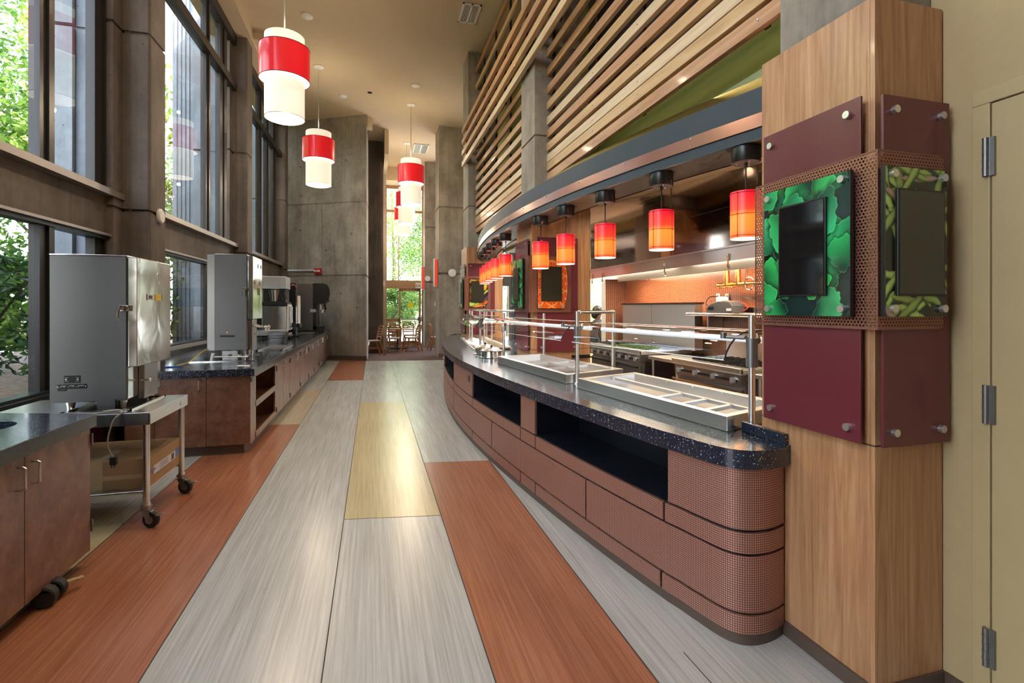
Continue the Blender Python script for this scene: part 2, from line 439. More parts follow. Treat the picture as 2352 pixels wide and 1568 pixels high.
def tile_mat(name, axes, c1, c2, rough=.2):
    t = NT(name); p = t.sep(t.world())
    v = t.comb(p[axes[0]], p[axes[1]])
    b = t.n('ShaderNodeTexBrick'); t.l(v, b.inputs['Vector']); b.offset = 0.0
    b.inputs['Scale'].default_value = 1.0; b.inputs['Brick Width'].default_value = .038; b.inputs['Row Height'].default_value = .018
    b.inputs['Mortar Size'].default_value = .0024; b.inputs['Mortar Smooth'].default_value = .2; b.inputs['Bias'].default_value = 0
    b.inputs['Color1'].default_value = (*c1, 1); b.inputs['Color2'].default_value = (*c2, 1); b.inputs['Mortar'].default_value = (.60,.30,.16,1)
    h = t.math('SUBTRACT', 1.0, b.outputs['Fac'])
    t.bsdf(b.outputs['Color'], rough, 0, t.bump(h, .35, .003), .3); return t.m
M['tile'] = tile_mat('rust_glass_mosaic', (1, 2), (.38,.085,.035), (.27,.055,.022))
M['tile_x'] = tile_mat('plum_glass_mosaic', (0, 2), (.20,.075,.07), (.13,.05,.05), .12)

def perf_mat():
    t = NT('perforated_copper'); p = t.sep(t.world()); P = .0142
    a = t.math('ADD', p[0], p[1])          # works on faces along x or along y
    rowf = t.math('DIVIDE', p[2], P*.866); row = t.math('FLOOR', rowf)
    off = t.math('MULTIPLY', t.math('MODULO', row, 2.0), .5)
    fx = t.math('SUBTRACT', t.math('FRACT', t.math('ADD', t.math('DIVIDE', a, P), off)), .5)
    fz = t.math('MULTIPLY', t.math('SUBTRACT', t.math('FRACT', rowf), .5), .866)
    r = t.math('SQRT', t.math('ADD', t.math('MULTIPLY', fx, fx), t.math('MULTIPLY', fz, fz)))
    hole = t.math('LESS_THAN', r, .31)
    t.bsdf((.36,.17,.12), .38, .75, alpha=t.math('SUBTRACT', 1.0, hole)); return t.m
M['perf'] = perf_mat()

def leaf_picture():
    t = NT('lettuce_leaf_print'); v = t.coord('Object', (1,1,1))
    w = t.n('ShaderNodeVectorMath', operation='ADD'); n = t.n('ShaderNodeTexNoise'); t.l(v, n.inputs['Vector']); n.inputs['Scale'].default_value = 6
    n.inputs['Detail'].default_value = 2
    sc = t.n('ShaderNodeVectorMath', operation='SCALE'); t.l(n.outputs['Color'], sc.inputs[0]); sc.inputs['Scale'].default_value = .16
    t.l(v, w.inputs[0]); t.l(sc.outputs[0], w.inputs[1]); vv = w.outputs[0]
    f1 = t.voro(vv, 6.5); cell = t.voro(vv, 6.5, out='Color'); cr = t.sep(cell)[0]
    edge = t.voro(vv, 6.5, feature='DISTANCE_TO_EDGE')
    vein = t.noise(t.coord('Object', (9, 9, 4)), 3, 4, .6, 1.0)
    vn = t.n('ShaderNodeTexVoronoi'); t.l(vv, vn.inputs['Vector']); vn.inputs['Scale'].default_value = 6.5
    lv = t.n('ShaderNodeVectorMath', operation='SUBTRACT'); t.l(vv, lv.inputs[0]); t.l(vn.outputs['Position'], lv.inputs[1])
    dv = t.n('ShaderNodeVectorMath', operation='SUBTRACT'); t.l(vn.outputs['Color'], dv.inputs[0]); dv.inputs[1].default_value = (.5, .5, .15)
    dp = t.n('ShaderNodeVectorMath', operation='DOT_PRODUCT'); t.l(lv.outputs[0], dp.inputs[0]); t.l(dv.outputs[0], dp.inputs[1])
    grad = t.math('ADD', t.math('MULTIPLY', dp.outputs['Value'], 9.0), .5)
    body = t.ramp(grad, [(.12, (.003,.035,.02)), (.4, (.006,.17,.055)), (.62, (.03,.42,.14)), (.86, (.12,.72,.30)), (1.0, (.02,.30,.10))]); body = t.mix(t.math('MULTIPLY', vein, .35), body, (.02,.24,.08))
    body = t.mix(t.ramp(edge, [(.0, .75), (.014, 0.0)]), body, (.14,.72,.28))
    lit = body
    dark = t.ramp(cr, [(.36, 1.0), (.40, 0.0)])
    col = t.mix(dark, lit, (.004,.022,.022))
    t.bsdf(col, .18, 0, coat=.3); return t.m
M['leafpic'] = leaf_picture()
def bean_picture():
    t = NT('edamame_pod_print'); v = t.coord('Object', (1,1,1))
    n = t.n('ShaderNodeTexNoise'); t.l(v, n.inputs['Vector']); n.inputs['Scale'].default_value = 7
    sc = t.n('ShaderNodeVectorMath', operation='SCALE'); t.l(n.outputs['Color'], sc.inputs[0]); sc.inputs['Scale'].default_value = .11
    w = t.n('ShaderNodeVectorMath', operation='ADD'); t.l(v, w.inputs[0]); t.l(sc.outputs[0], w.inputs[1])
    mp = t.n('ShaderNodeMapping'); t.l(w.outputs[0], mp.inputs[0]); mp.inputs['Rotation'].default_value = (0, .75, 0); mp.inputs['Scale'].default_value = (1, 1, 2.7)
    f1 = t.voro(mp.outputs[0], 8); cell = t.sep(t.voro(mp.outputs[0], 8, out='Color'))
    beanb = t.voro(v, 26)
    body = t.ramp(f1, [(.05, (.42,.58,.12)), (.42, (.19,.33,.045)), (.66, (.03,.06,.01))])
    body = t.mix(t.math('MULTIPLY', t.ramp(beanb, [(.1, 1.0), (.5, 0.0)]), .35), body, (.50,.60,.20))
    col = t.mix(t.math('GREATER_THAN', cell[1], .80), body, (.30,.17,.12))
    t.bsdf(col, .2, 0, coat=.3); return t.m
M['beanpic'] = bean_picture()
def citrus_picture():
    t = NT('blood_orange_slice_print'); p = t.sep(t.coord('Object'))
    P = .185
    ga = t.math('DIVIDE', p[0], P); gz = t.math('DIVIDE', p[2], P*1.02)
    fx = t.math('SUBTRACT', t.math('FRACT', ga), .5); fz = t.math('SUBTRACT', t.math('FRACT', gz), .5)
    r = t.math('SQRT', t.math('ADD', t.math('MULTIPLY', fx, fx), t.math('MULTIPLY', fz, fz)))
    ang = t.math('ARCTAN2', fz, fx)
    seg = t.math('ABSOLUTE', t.math('SUBTRACT', t.math('FRACT', t.math('MULTIPLY', ang, 9/(2*PI))), .5))
    spoke = t.math('MULTIPLY', t.math('GREATER_THAN', seg, .455), t.math('LESS_THAN', r, .43))
    spoke = t.math('MAXIMUM', spoke, t.math('LESS_THAN', r, .055))
    nn = t.noise(t.coord('Object', (40,40,40)), 2, 3)
    flesh = t.mix(nn, (.62,.035,.008), (.85,.14,.015))
    rim = t.ramp(r, [(.415, 0.0), (.44, 1.0), (.475, 1.0), (.5, .2)])
    col = t.mix(rim, flesh, (.88,.40,.09)); col = t.mix(spoke, col, (.90,.55,.30))
    col = t.mix(t.math('GREATER_THAN', r, .52), col, (.72,.10,.01))
    t.bsdf(col, .25, 0, coat=.2); return t.m
M['citrus'] = citrus_picture()
def veg_picture():
    t = NT('mixed_vegetable_print'); v = t.coord('Object', (1,1,1)); p = t.sep(v)
    c = t.sep(t.voro(v, 9, out='Color')); n = t.noise(v, 18, 3)
    s = t.math('ADD', t.math('MULTIPLY', t.math('ADD', p[2], -.56), 1.0), t.math('MULTIPLY', c[0], .28))
    col = t.ramp(s, [(.08, (.50,.62,.06)), (.26, (.72,.16,.02)), (.36, (.10,.03,.06)), (.5, (.78,.36,.03)), (.66, (.35,.50,.05)), (.8, (.80,.45,.05))])
    col = t.mix(t.math('MULTIPLY', n, .5), col, (.03,.02,.01))
    t.bsdf(col, .25, 0, coat=.2); return t.m
M['vegpic'] = veg_picture()
M['screen'] = plain('dark_glass_screen', (.008,.008,.009), .06, 0, .5)
M['screen_w'] = plain('olive_glass_screen', (.035,.032,.022), .10, 0, .3)

def shade_mat(name, c, s, transl=True):
    t = NT(name); lw = t.n('ShaderNodeLayerWeight'); lw.inputs[0].default_value = .3
    t.bsdf(c, .6, 0, em=c, ems=s); return t.m
M['sh_white'] = shade_mat('white_fabric_shade_lit', (1.0,.90,.74), .62)
M['sh_inner'] = shade_mat('glowing_diffuser', (1.0,.94,.82), 1.7)
def red_shade():
    t = NT('red_acrylic_drum'); v = t.coord('Object', (1,1,.01)); n = t.noise(v, 5, 2)
    t.bsdf((.72,.012,.02), .28, 0, em=(.80,.012,.022), ems=.45, coat=.3); return t.m
M['sh_red'] = red_shade()
def small_shade():
    t = NT('red_amber_glass_shade'); p = t.sep(t.coord('Object'))
    streak = t.noise(t.coord('Object', (60, 60, 1.5)), 1.0, 3)
    z = t.math('ADD', p[2], t.math('MULTIPLY', t.math('SUBTRACT', streak, .5), .02))
    # local z: bottom -.585, top -.285
    f = t.n('ShaderNodeMapRange'); t.l(z, f.inputs[0]); f.inputs[1].default_value = -.60; f.inputs[2].default_value = -.295
    col = t.ramp(f.outputs[0], [(0, (.9,.09,.03)), (.2, (1.0,.22,.035)), (.5, (1.0,.25,.03)), (.64, (.92,.05,.02)), (1, (.80,.006,.03))])
    st = t.ramp(f.outputs[0], [(0, 1.0), (.4, 1.15), (1, .8)])
    t.bsdf(col, .35, 0, em=col, ems=t.math('MULTIPLY', st, .85)); return t.m
M['sh_small'] = small_shade()

def carpet_mat():
    t = NT('plum_carpet'); v = t.world(); n = t.noise(v, 60, 3, .7); n2 = t.noise(v, 6, 3)
    col = t.ramp(t.math('ADD', t.math('MULTIPLY', n, .7), t.math('MULTIPLY', n2, .3)), [(.35, (.045,.018,.018)), (.62, (.17,.085,.075))])
    t.bsdf(col, .95, 0, t.bump(n, .6, .01)); return t.m
M['carpet'] = carpet_mat()
def leaf_mat(name, c1, c2, c3):
    t = NT(name); oi = t.n('ShaderNodeNewGeometry')
    rnd = oi.outputs['Random Per Island'] if 'Random Per Island' in oi.outputs else t.noise(t.world(), 3)
    col = t.ramp(rnd, [(.1, c1), (.5, c2), (.9, c3)])
    d = t.n('ShaderNodeBsdfDiffuse'); t.l(col, d.inputs[0]); tr = t.n('ShaderNodeBsdfTranslucent'); t.l(col, tr.inputs[0])
    g = t.n('ShaderNodeBsdfGlossy'); g.inputs['Roughness'].default_value = .35
    m1 = t.n('ShaderNodeMixShader'); m1.inputs[0].default_value = .45; t.l(d.outputs[0], m1.inputs[1]); t.l(tr.outputs[0], m1.inputs[2])
    m2 = t.n('ShaderNodeMixShader'); m2.inputs[0].default_value = .06; t.l(m1.outputs[0], m2.inputs[1]); t.l(g.outputs[0], m2.inputs[2])
    t.l(m2.outputs[0], t.o.inputs[0]); return t.m
M['leaf_l'] = leaf_mat('light_maple_leaves', (.10,.22,.03), (.30,.46,.07), (.55,.70,.18))
M['leaf_m'] = leaf_mat('mid_green_leaves', (.05,.14,.025), (.13,.28,.045), (.30,.45,.10))
M['leaf_d'] = leaf_mat('dark_glossy_leaves', (.015,.05,.02), (.04,.11,.03), (.10,.22,.05))
M['bark'] = plain('bark', (.10,.075,.055), .9, bumps=.4, bscale=30)
def ground_mat():
    t = NT('mulch_ground'); v = t.world(); n = t.noise(v, 9, 6, .7); l = t.voro(v, 14)
    col = t.ramp(n, [(.35, (.03,.018,.012)), (.55, (.10,.06,.04)), (.72, (.26,.17,.10))])
    t.bsdf(col, .95, 0, t.bump(n, .8, .05)); return t.m
M['mulch'] = ground_mat()
M['pave'] = plain('pale_paving', (.62,.62,.60), .85)

# =================================================================== STRUCTURE
def xw(y): return -2.84+.02*(y-1)
# --- floor: linoleum planks laid in runs (one mesh, a face per plank)
fl = MB()
B = [-1.665, -.905, -.2, .473, 1.10]
def ys(y0, x, xc): return y0-.17*(x-xc)
def run(x0, x1, cuts):     # cuts: list of (y0, mat) starting y then material up to the next
    xc = (x0+x1)/2
    for (a, mi), (b, _) in zip(cuts[:-1], cuts[1:]):
        fl.add([(x0, ys(a, x0, xc), 0), (x1, ys(a, x1, xc), 0), (x1, ys(b, x1, xc), 0), (x0, ys(b, x0, xc), 0)], [(0,1,2,3)], mi)
        if a > -5 and b < 30: pass
E_ = 14.62
run(-3.0, -2.35, [(-8, 0), (4.6, 2), (E_+.5, 0)])
run(-2.35, B[0], [(-8, 1), (2.2, 2), (4.43, 0), (E_+.3, 0)])
run(B[0], B[1], [(-8, 1), (7.0, 3), (9.9, 0), (E_+.2, 0)])
run(B[1], B[2], [(-8, 0), (10.85, 1), (E_+.1, 0)])
run(B[2], B[3], [(-8, 0), (3.68, 2), (8.2, 0), (E_, 0)])
run(B[3], B[4], [(-8, 1), (4.85, 0), (E_-.1, 0)])
run(B[4], 2.6, [(-8, 0), (E_-.15, 0)])
run(2.6, 7.6, [(-8, 0), (18, 0)])
for x in B: fl.box(x-.0028, x+.0028, -8, E_, 0, .0007, 4)
fl.box(-.2, .473, 3.675, 3.681, 0, .0007, 4, rz=-.168)
fl.box(1.30, 1.304, .2, 1.9, 0, .0007, 4)
struct('floor', fl, [M['f_grey'], M['f_orange'], M['f_yellow'], M['f_tan'], M['seam']])
cp_ = MB(); cp_.add([(-3, 15.1, 0.004), (2.0, 14.3, 0.004), (2.0, 22, 0.004), (-3, 22, 0.004), (2.0, 15.4, 0.004), (3.2, 15.4, 0.004), (3.2, 20.8, 0.004), (2.0, 20.8, 0.004)], [(0,1,2,3), (4,5,6,7)]); cp_.add([(-3, 15.1, 0), (2.0, 14.3, 0), (2.0, 14.3, .004), (-3, 15.1, .004)], [(0,1,2,3)])
struct('floor_carpet', cp_, M['carpet'])
# --- ceilings
ce = MB(); ce.box(-3.1, 7.8, -8, 22, 6.95, 7.1)
struct('ceiling', ce, M['ceil'])
tr = MB(); tr.box(-3.0, -2.28, -8, 15.2, 6.72, 6.95); tr.box(-2.28, -2.0, 10.9, 15.1, 6.8, 6.95)
struct('trim_1', tr, M['ceil'])
tr = MB(); tr.box(-.6, 2.6, 19.9, 21.0, 6.42, 6.95); tr.box(.34, .46, 15.8, 20, 6.2, 6.95)
struct('trim_2', tr, M['ceil'])
tr = MB(); tr.box(-.17, -.02, 14.9, 15.2, 6.66, 6.95)
struct('trim_3', tr, M['ceil'])
# --- right-hand tan wall beside the door
w = MB(); w.box(2.18, 2.5, -8, .27, 0, 6.95); w.box(2.18, 2.5, .27, 1.295, 2.248, 6.95); w.box(2.18, 2.5, 1.295, 1.6, 0, 6.95)
struct('wall_right', w, M['wall_tan'])
w = MB(); w.box(2.2, 7.7, 1.60, 1.95, 0, 6.95)
struct('wall_kitchen_near', w, M['wall_tan'])
w = MB(); w.box(7.6, 7.75, 1.6, 18, 0, 6.95)
struct('wall_far_right', w, M['offwhite'])
# door
d = MB(); d.box(2.168, 2.18, .21, 1.352, 2.248, 2.302); d.box(2.168, 2.18, 1.295, 1.352, 0, 2.248); d.box(2.168, 2.18, .21, .27, 0, 2.248)
dr = struct('door_1', d, M['door_tan'], bevel=.003)
d = MB(); d.box(2.1725, 2.215, .274, 1.291, .012, 2.244)
obj('door_leaf', d, M['door_tan'], dr, bevel=.002)
for z in (2.05, 1.146, .258):
    h = MB(); h.cyl(2.161, 1.303, z-.07, z+.07, .010, 12); h.box(2.162, 2.1725, 1.277, 1.292, z-.07, z+.07)
    for q in (-.042, -.014, .014, .042): h.cyl(2.161, 1.303, z+q-.001, z+q+.001, .0112, 12)
    obj('hinge', h, M['hplate'], dr)
w = MB(); w.box(-3.1, 2.5, -5.2, -5.0, 0, 6.95); struct('wall_rear', w, M['wall_tan']); w = MB(); w.box(-3.1, -2.85, -5.0, -1.2, 0, 6.95); struct('wall_left_rear', w, M['conc_pier'])  # unseen walls, added to cut fill light from behind the camera
# baseboards
b = MB(); b.box(2.168, 2.18, -3, .25, 0, .065); b.box(2.168, 2.18, 1.352, 1.444, 0, .065)
struct('baseboard_right', b, M['base_brown'])
# --- far concrete wall block behind the drink station
def joints_wall(name, poly, zs, mat, g=.024):
    m = MB(); cx = sum(p[0] for p in poly)/len(poly); cy_ = sum(p[1] for p in poly)/len(poly)
    inner = []
    for x, y in poly:
        dx, dy = x-cx, y-cy_; L = math.hypot(dx, dy); inner.append((x-dx/L*.07, y-dy/L*.07))
    z0 = 0
    for z in zs+[6.95]:
        m.prism(poly, z0, z-(g if z < 6.94 else 0))
        if z < 6.94: m.prism(inner, z-g-.001, z+g+.001)
        z0 = z+g
    return m
WA = (-2.72, 16.1); WB = (-.18, 14.72)
blk = joints_wall('w', [WA, WB, (-.14, 15.75), (-2.7, 17.2)], [2.41, 4.49], M['conc'])
o = struct('wall_back_concrete', blk, M['conc'])
th = MB()
for (x_, z_) in ((-2.05, 5.6), (-2.05, 3.75), (-.75, 5.7), (-.6, 3.6), (-1.3, 3.15), (-.45, 1.5), (-.9, 1.9), (-2.02, 4.75), (-.35, 2.9)):
    f_ = (x_+.18)/(-2.72+.18); y_ = 14.72+f_*(16.1-14.72); th.tube([(x_-.478*.002, y_-.8785*.002, z_), (x_+.478*.01, y_+.8785*.01, z_)], .028, 14)
for x_ in (-1.42,):
    f_ = (x_+.18)/(-2.72+.18); y_ = 14.72+f_*(16.1-14.72)
    th.bar((x_-.002, y_-.003, .13), (x_-.002, y_-.003, 2.38), .012, .006); th.bar((x_-.002, y_-.003, 2.44), (x_-.002, y_-.003, 4.46), .012, .006)
obj('tie_holes', th, M['conc_pier'], o)
def alongW(t, off=0): # t metres from WB toward WA
    dx, dy = WA[0]-WB[0], WA[1]-WB[1]; L = math.hypot(dx, dy); dx /= L; dy /= L
    return (WB[0]+dx*t+dy*off*1.0, WB[1]+dy*t-dx*off*(-1.0)*-1.0) if False else (WB[0]+dx*t-dy*0, WB[1]+dy*t)
nx, ny = -.4778, -.8785   # outward normal of that wall (towards the viewer)
def onW(x, off):          # point on wall face at abscissa x, off metres in front
    t = (x-WB[0])/(WA[0]-WB[0]); y = WB[1]+t*(WA[1]-WB[1]); return (x+nx*off, y+ny*off)
m = MB(); a, b_ = onW(-1.35, .012), onW(-.175, .012); a2, b2 = onW(-1.35, -.01), onW(-.175, -.01)
m.prism([a, b_, b2, a2], 0, .13); struct('baseboard_back', m, M['base_brown'])
# ribbed dark column face in the dining room
m = MB(); m.box(-.6, .32, 17.0, 18.2, 0, 6.95)
for k in range(9): m.box(-.27+k*.062, -.245+k*.062, 16.965, 17.0, 0, 6.95)
for z in (2.5, 4.4): m.box(-.6, .322, 16.96, 16.99, z-.012, z+.012)
struct('wall_dining_left', m, M['conc_pier'])
m = MB(); m.box(.30, .44, 18.2, 20.8, 0, 6.95)
M['plaster'] = plain('pale_plaster', (.55,.47,.38), .8); struct('wall_dining_side', m, M['plaster']); m = MB(); m.box(-3, .44, 20.8, 21, 0, 6.95); struct('wall_dining_back', m, M['plaster'])
# right tower and return wall
tw = joints_wall('t', [(1.9, 15.05), (2.9, 15.05), (2.9, 15.9), (1.9, 15.9)], [2.52, 4.52], M['conc'])
struct('wall_back_tower', tw, M['conc'])
tw = joints_wall('t', [(1.86, 18.9), (2.9, 18.9), (2.9, 20.9), (1.99, 20.9)], [2.45, 4.5], M['conc'])
struct('wall_dining_right', tw, M['conc'])
m = MB(); m.box(1.88, 2.92, 15.03, 15.06, 0, .12); struct('baseboard_tower', m, M['base_brown'])

# --- window wall on the left: three bays
def window(n, y0, y1, mulls, sill, head=6.62):
    x = lambda y: xw(y)
    f = MB()
    def vbar(ya, yb, z0, z1, out=.0, inn=.09): 
        f.prism([(x(ya)-out, ya), (x(ya)+inn, ya), (x(yb)+inn, yb), (x(yb)-out, yb)], z0, z1, 0)
    def hbar(z0, z1, inn=.09, out=.02, mi=0): f.prism([(x(y0)-out, y0), (x(y0)+inn, y0), (x(y1)+inn, y1), (x(y1)-out, y1)], z0, z1, mi)
    for za, zb in ((2.66, head), (sill, 2.25)):
        for ya, yb in mulls:
            vbar(ya, (ya+yb)/2-.008, za, zb, .03, .05); vbar((ya+yb)/2+.008, yb, za, zb, .03, .07)
            f.prism([(x(ya)+.0, (ya+yb)/2-.013), (x(ya)+.05, (ya+yb)/2-.013), (x(ya)+.05, (ya+yb)/2+.013), (x(ya), (ya+yb)/2+.013)], za, zb, 1)
    hbar(5.66, 5.80, .12); hbar(head-.08, 6.72, .12); hbar(2.655, 2.72, .15, .02, 2); hbar(2.235, 2.26, .12, .02, 2)
    hbar(sill-.02, sill+.045, .13, .02, 2 if n > 1 else 1); hbar(sill+.045, sill+.07, .09, .02, 1); hbar(2.20, 2.236, .09, .02, 1)
    o = struct('window_%d' % n, f, [M['frame'], M['frame_dark'], M['frame_lite']])
    g = MB()
    for za, zb in ((2.7, 5.7), (5.78, 6.56), (sill+.05, 2.22)):
        g.add([(x(y0)+.03, y0, za), (x(y1)+.03, y1, za), (x(y1)+.03, y1, zb), (x(y0)+.03, y0, zb)], [(0,1,2,3)])
    obj('pane', g, M['glass'], o)
    s = MB(); s.prism([(x(y0)-.25, y0), (x(y0)+.06, y0), (x(y1)+.06, y1), (x(y1)-.25, y1)], 2.26, 2.655)
    return o, s
wins = [(1, 2.35, 6.40, [(2.35, 2.6), (5.13, 5.29), (5.96, 6.22)], .72), (2, 6.75, 10.80, [(6.75, 7.0), (9.20, 9.34), (9.93, 10.25)], .93), (3, 11.15, 15.20, [(11.15, 11.4), (12.80, 12.95), (13.55, 13.68), (14.3, 14.6)], .93)]
sp = MB(); lo = MB()
for a in wins:
    o, s = window(*a); b0 = len(sp.v); sp.v += s.v; sp.f += [[i+b0 for i in f] for f in s.f]; sp.m += s.m; sp.sm += s.sm
    y0, y1, sill = a[1], a[2], a[4]
    lo.prism([(xw(y0)-.2, y0), (xw(y0)+.07, y0), (xw(y1)+.07, y1), (xw(y1)-.2, y1)], 0, sill-.02, 0 if a[0] == 1 else 1)
struct('wall_left_spandrel', sp, M['conc_span'])
struct('wall_left', lo, [M['burg_w'], M['conc_pier']])
m = MB(); m.prism([(-2.765, 2.35), (-2.48, 2.35), (-2.48, 6.1), (-2.69, 6.1)], .585, .62); struct('trim_ledge', m, M['burg_w'])
# piers
def pier(y0, label):
    m = MB(); zs = [0, 2.55, 4.48, 6.72]
    for za, zb in zip(zs[:-1], zs[1:]):
        zb_ = zb-.018 if zb < 6.7 else zb
        za_ = za+.018 if za else 0
        m.prism([(-2.62, y0), (-2.37, y0), (-2.35, y0+.03), (-2.35, y0+.42), (-2.62, y0+.42)], za_, zb_)
        m.prism([(-2.90, y0+.10), (-2.68, y0+.10), (-2.68, y0+.42), (-2.90, y0+.42)], za_, zb_, 1)
        m.box(-2.69, -2.61, y0+.16, y0+.42, za_, zb_); m.box(-2.735, -2.607, y0-.20, y0+.15, za_, zb_)
    for z in zs[1:3]:
        m.box(-2.60, -2.37, y0+.03, y0+.41, z-.019, z+.019); m.box(-2.72, -2.625, y0-.17, y0+.14, z-.019, z+.019); m.box(-2.89, -2.7, y0+.125, y0+.41, z-.019, z+.019)
    for k in range(2): m.box(-2.545+k*.016, -2.541+k*.016, y0-.003, y0+.002, 0, 6.7)
    return struct('pier_column', m, [M['conc_pier'], M['conc_pier']])
for y0, lab in ((1.93, ''), (6.33, ''), (10.72, ''), (15.11, '')):
    pier(y0, lab)
# exterior pale buttresses seen through the panes
for y0 in (6.33, 10.72, 15.11):
    m = MB()
    for za, zb in ((0, 4.46), (4.50, 9)): m.box(-3.28, -3.06, y0+.0, y0+.44, za, zb); m.box(-3.06, -2.92, y0+.06, y0+.44, za, zb)
    m.box(-3.26, -2.93, y0+.08, y0+.42, 4.4, 4.55)
    if y0 > 7:
        for k in range(5): m.box(-3.34-k*.07, -3.30-k*.07, y0+.10, y0+.2, 0, 9)
        m.box(-3.66, -3.28, y0+.13, y0+.4, 0, 9)
    struct('exterior_buttress', m, M['conc_out'])['kind'] = 'structure'
# =================================================================== LEFT: rolling cabinet in front
def handle(parent, p0, p1, n, r=.0055, off=.032, mat='alu', name='handle'):
    """D-shaped pull from p0 to p1, standing off along n"""
    p0 = Vector(p0); p1 = Vector(p1); n = Vector(n); m = MB(); d = (p1-p0)
    pts = [p0, p0+n*off*.7, p0+n*off+d*.06, p1+n*off-d*.06, p1+n*off*.7, p1]
    m.tube(pts, r, 8); return obj(name, m, M[mat], parent)
def caster(parent, x, y, z1, r=.06, rz=0, name='caster', label=None, dark=False):
    o = bpy.data.objects.new(name, None); COL.objects.link(o); o.parent = parent
    po = world_origin(parent); o.location = (x-po.x, y-po.y, 0-po.z); o.rotation_euler = (0,0,rz)
    if label: o['label'] = label
    f = MB(); fm = M['black'] if dark else M['ss_dark']
    f.cyl(0, 0, z1-.012, z1, .035, 16); f.cyl(0, 0, z1-.03, z1-.012, .022, 16)
    for s in (-1, 1): f.add([(-.02, s*.026, z1-.03), (.035, s*.026, z1-.03), (.052, s*.026, r*.8), (.025, s*.026, r*.72), (-.02, s*.022, z1-.03), (.035, s*.022, z1-.03), (.052, s*.022, r*.8), (.025, s*.022, r*.72)], [(0,1,2,3), (7,6,5,4), (0,4,5,1), (1,5,6,2), (2,6,7,3), (3,7,4,0)])
    f.box(-.02, .04, -.026, .026, z1-.034, z1-.028)
    obj('fork', f, fm, o, local=True)
    w = MB(); w.tube([(.035, -.017, r), (.035, -.012, r), (.035, .012, r), (.035, .017, r)], [r*.93, r, r, r*.93], 28)
    wl = obj('wheel', w, M['rubber'], o, local=True)
    h = MB(); h.tube([(.035, -.021, r), (.035, .021, r)], r*.5, 20); h.tube([(.035, -.03, r), (.035, .03, r)], .009, 10); obj('hub', h, M['ss_dark'] if not dark else M['black'], wl, local=True)
    b = MB(); b.bar((.07, 0, r*1.5), (.125, 0, r*1.75), .026, .009); b.bar((.03, 0, z1-.035), (.075, 0, r*1.5), .026, .007); obj('brake_pedal', b, M['alu'] if not dark else M['tape'], o, local=True)
    return o
t = thing('rolling_cabinet', 'brown laminate rolling cabinet under a speckled blue countertop, in front of the steel cart', 'cabinet', (-1.9, 2.4, 0))
CX, CY = -1.588, 3.47
m = MB(); m.box(-2.30, CX-.02, 1.2, CY, .085, .80); m.box(-2.30, CX-.001, CY-.018, CY, .085, .80)
obj('body', m, M['w_lam'], t, bevel=.001)
# countertop with a round trash hole (prism ring)
def slab_with_hole(x0, x1, y0, y1, z0, z1, cx, cy_, rx, ry, n=48, skew=.30):
    m = MB(); outer = []; inner = []
    for k in range(n):
        a = 2*PI*k/n; ca, sa = math.cos(a), math.sin(a); inner.append((cx+rx*ca, cy_+ry*sa))
        s = min(((x1-cx) if ca > 0 else (x0-cx))/ca if abs(ca) > 1e-6 else 1e9, ((y1-cy_) if sa > 0 else (y0-cy_))/sa if abs(sa) > 1e-6 else 1e9)
        outer.append((cx+s*ca, cy_+s*sa))
    for c in ((x0,y0),(x1,y0),(x1,y1),(x0,y1)):
        k = min(range(n), key=lambda i: (outer[i][0]-c[0])**2+(outer[i][1]-c[1])**2); outer[k] = c
    outer = [(x, y+(x1-x)*skew if y > y1-.01 else y) for x, y in outer]
    vs = [(x, y, z0) for x, y in inner]+[(x, y, z1) for x, y in inner]+[(x, y, z0) for x, y in outer]+[(x, y, z1) for x, y in outer]
    fs = []
    for k in range(n):
        j = (k+1) % n
        fs += [(n+k, n+j, 3*n+j, 3*n+k)[::-1], (k, j, 2*n+j, 2*n+k), (k, n+k, n+j, j), (2*n+k, 2*n+j, 3*n+j, 3*n+k)]
    return m.add(vs, fs)
m = slab_with_hole(-2.34, -1.572, 1.2, 3.505, .80, .875, -2.01, 3.24, .175, .175)
obj('countertop', m, M['counter_l'], t, bevel=.003)
m = MB(); m.lathe(-2.01, 3.24, [(.173, .80), (.170, .79), (.170, .60)], 40); obj('trash_liner_ring', m, M['w_col'], t)
for (ya, yb) in ((2.90, CY-.004), (2.33, 2.896), (1.76, 2.326)):
    m = MB(); m.box(CX-.019, CX, ya, yb, .088, .797); d = obj('door', m, M['w_lam'], t, bevel=.0015)
    if ya > 2:
        yh = ya+.05 if ya > 2.8 else yb-.05
        handle(d, (CX, yh, .652), (CX, yh, .757), (1, 0, 0))
    if ya > 2.8:
        for z in (.60+.13, .25-.02):
            h = MB(); h.cyl(CX+.006, CY+.004, z-.035, z+.035, .0065, 10)
            for q in (-.021, -.007, .007, .021): h.cyl(CX+.006, CY+.004, z+q-.001, z+q+.001, .0075, 10)
            obj('hinge', h, M['hplate'], t)
for y_ in (3.02, 1.6):
    c_ = bpy.data.objects.new('caster', None); COL.objects.link(c_); c_.parent = t; c_.location = Vector((-1.60, y_, .085))-world_origin(t)
    m = MB(); m.box(-1.66, -1.56, y_, y_+.12, .078, .086); m.box(-1.63, -1.60, y_+.05, y_+.07, .03, .082); obj('fork', m, M['black'], c_)
    for a_ in (0, .075):
        m = MB(); m.tube([(-1.585, y_+a_, .052), (-1.585, y_+a_+.006, .052), (-1.585, y_+a_+.044, .052), (-1.585, y_+a_+.05, .052)], [.045, .052, .052, .045], 28); obj('wheel', m, M['rubber'], c_)
    m = MB(); m.bar((-1.57, y_+.12, .06), (-1.52, y_+.17, .055), .03, .012); m.bar((-1.53, y_+.16, .056), (-1.50, y_+.19, .056), .03, .006); obj('brake_pedal', m, M['tape'], c_)

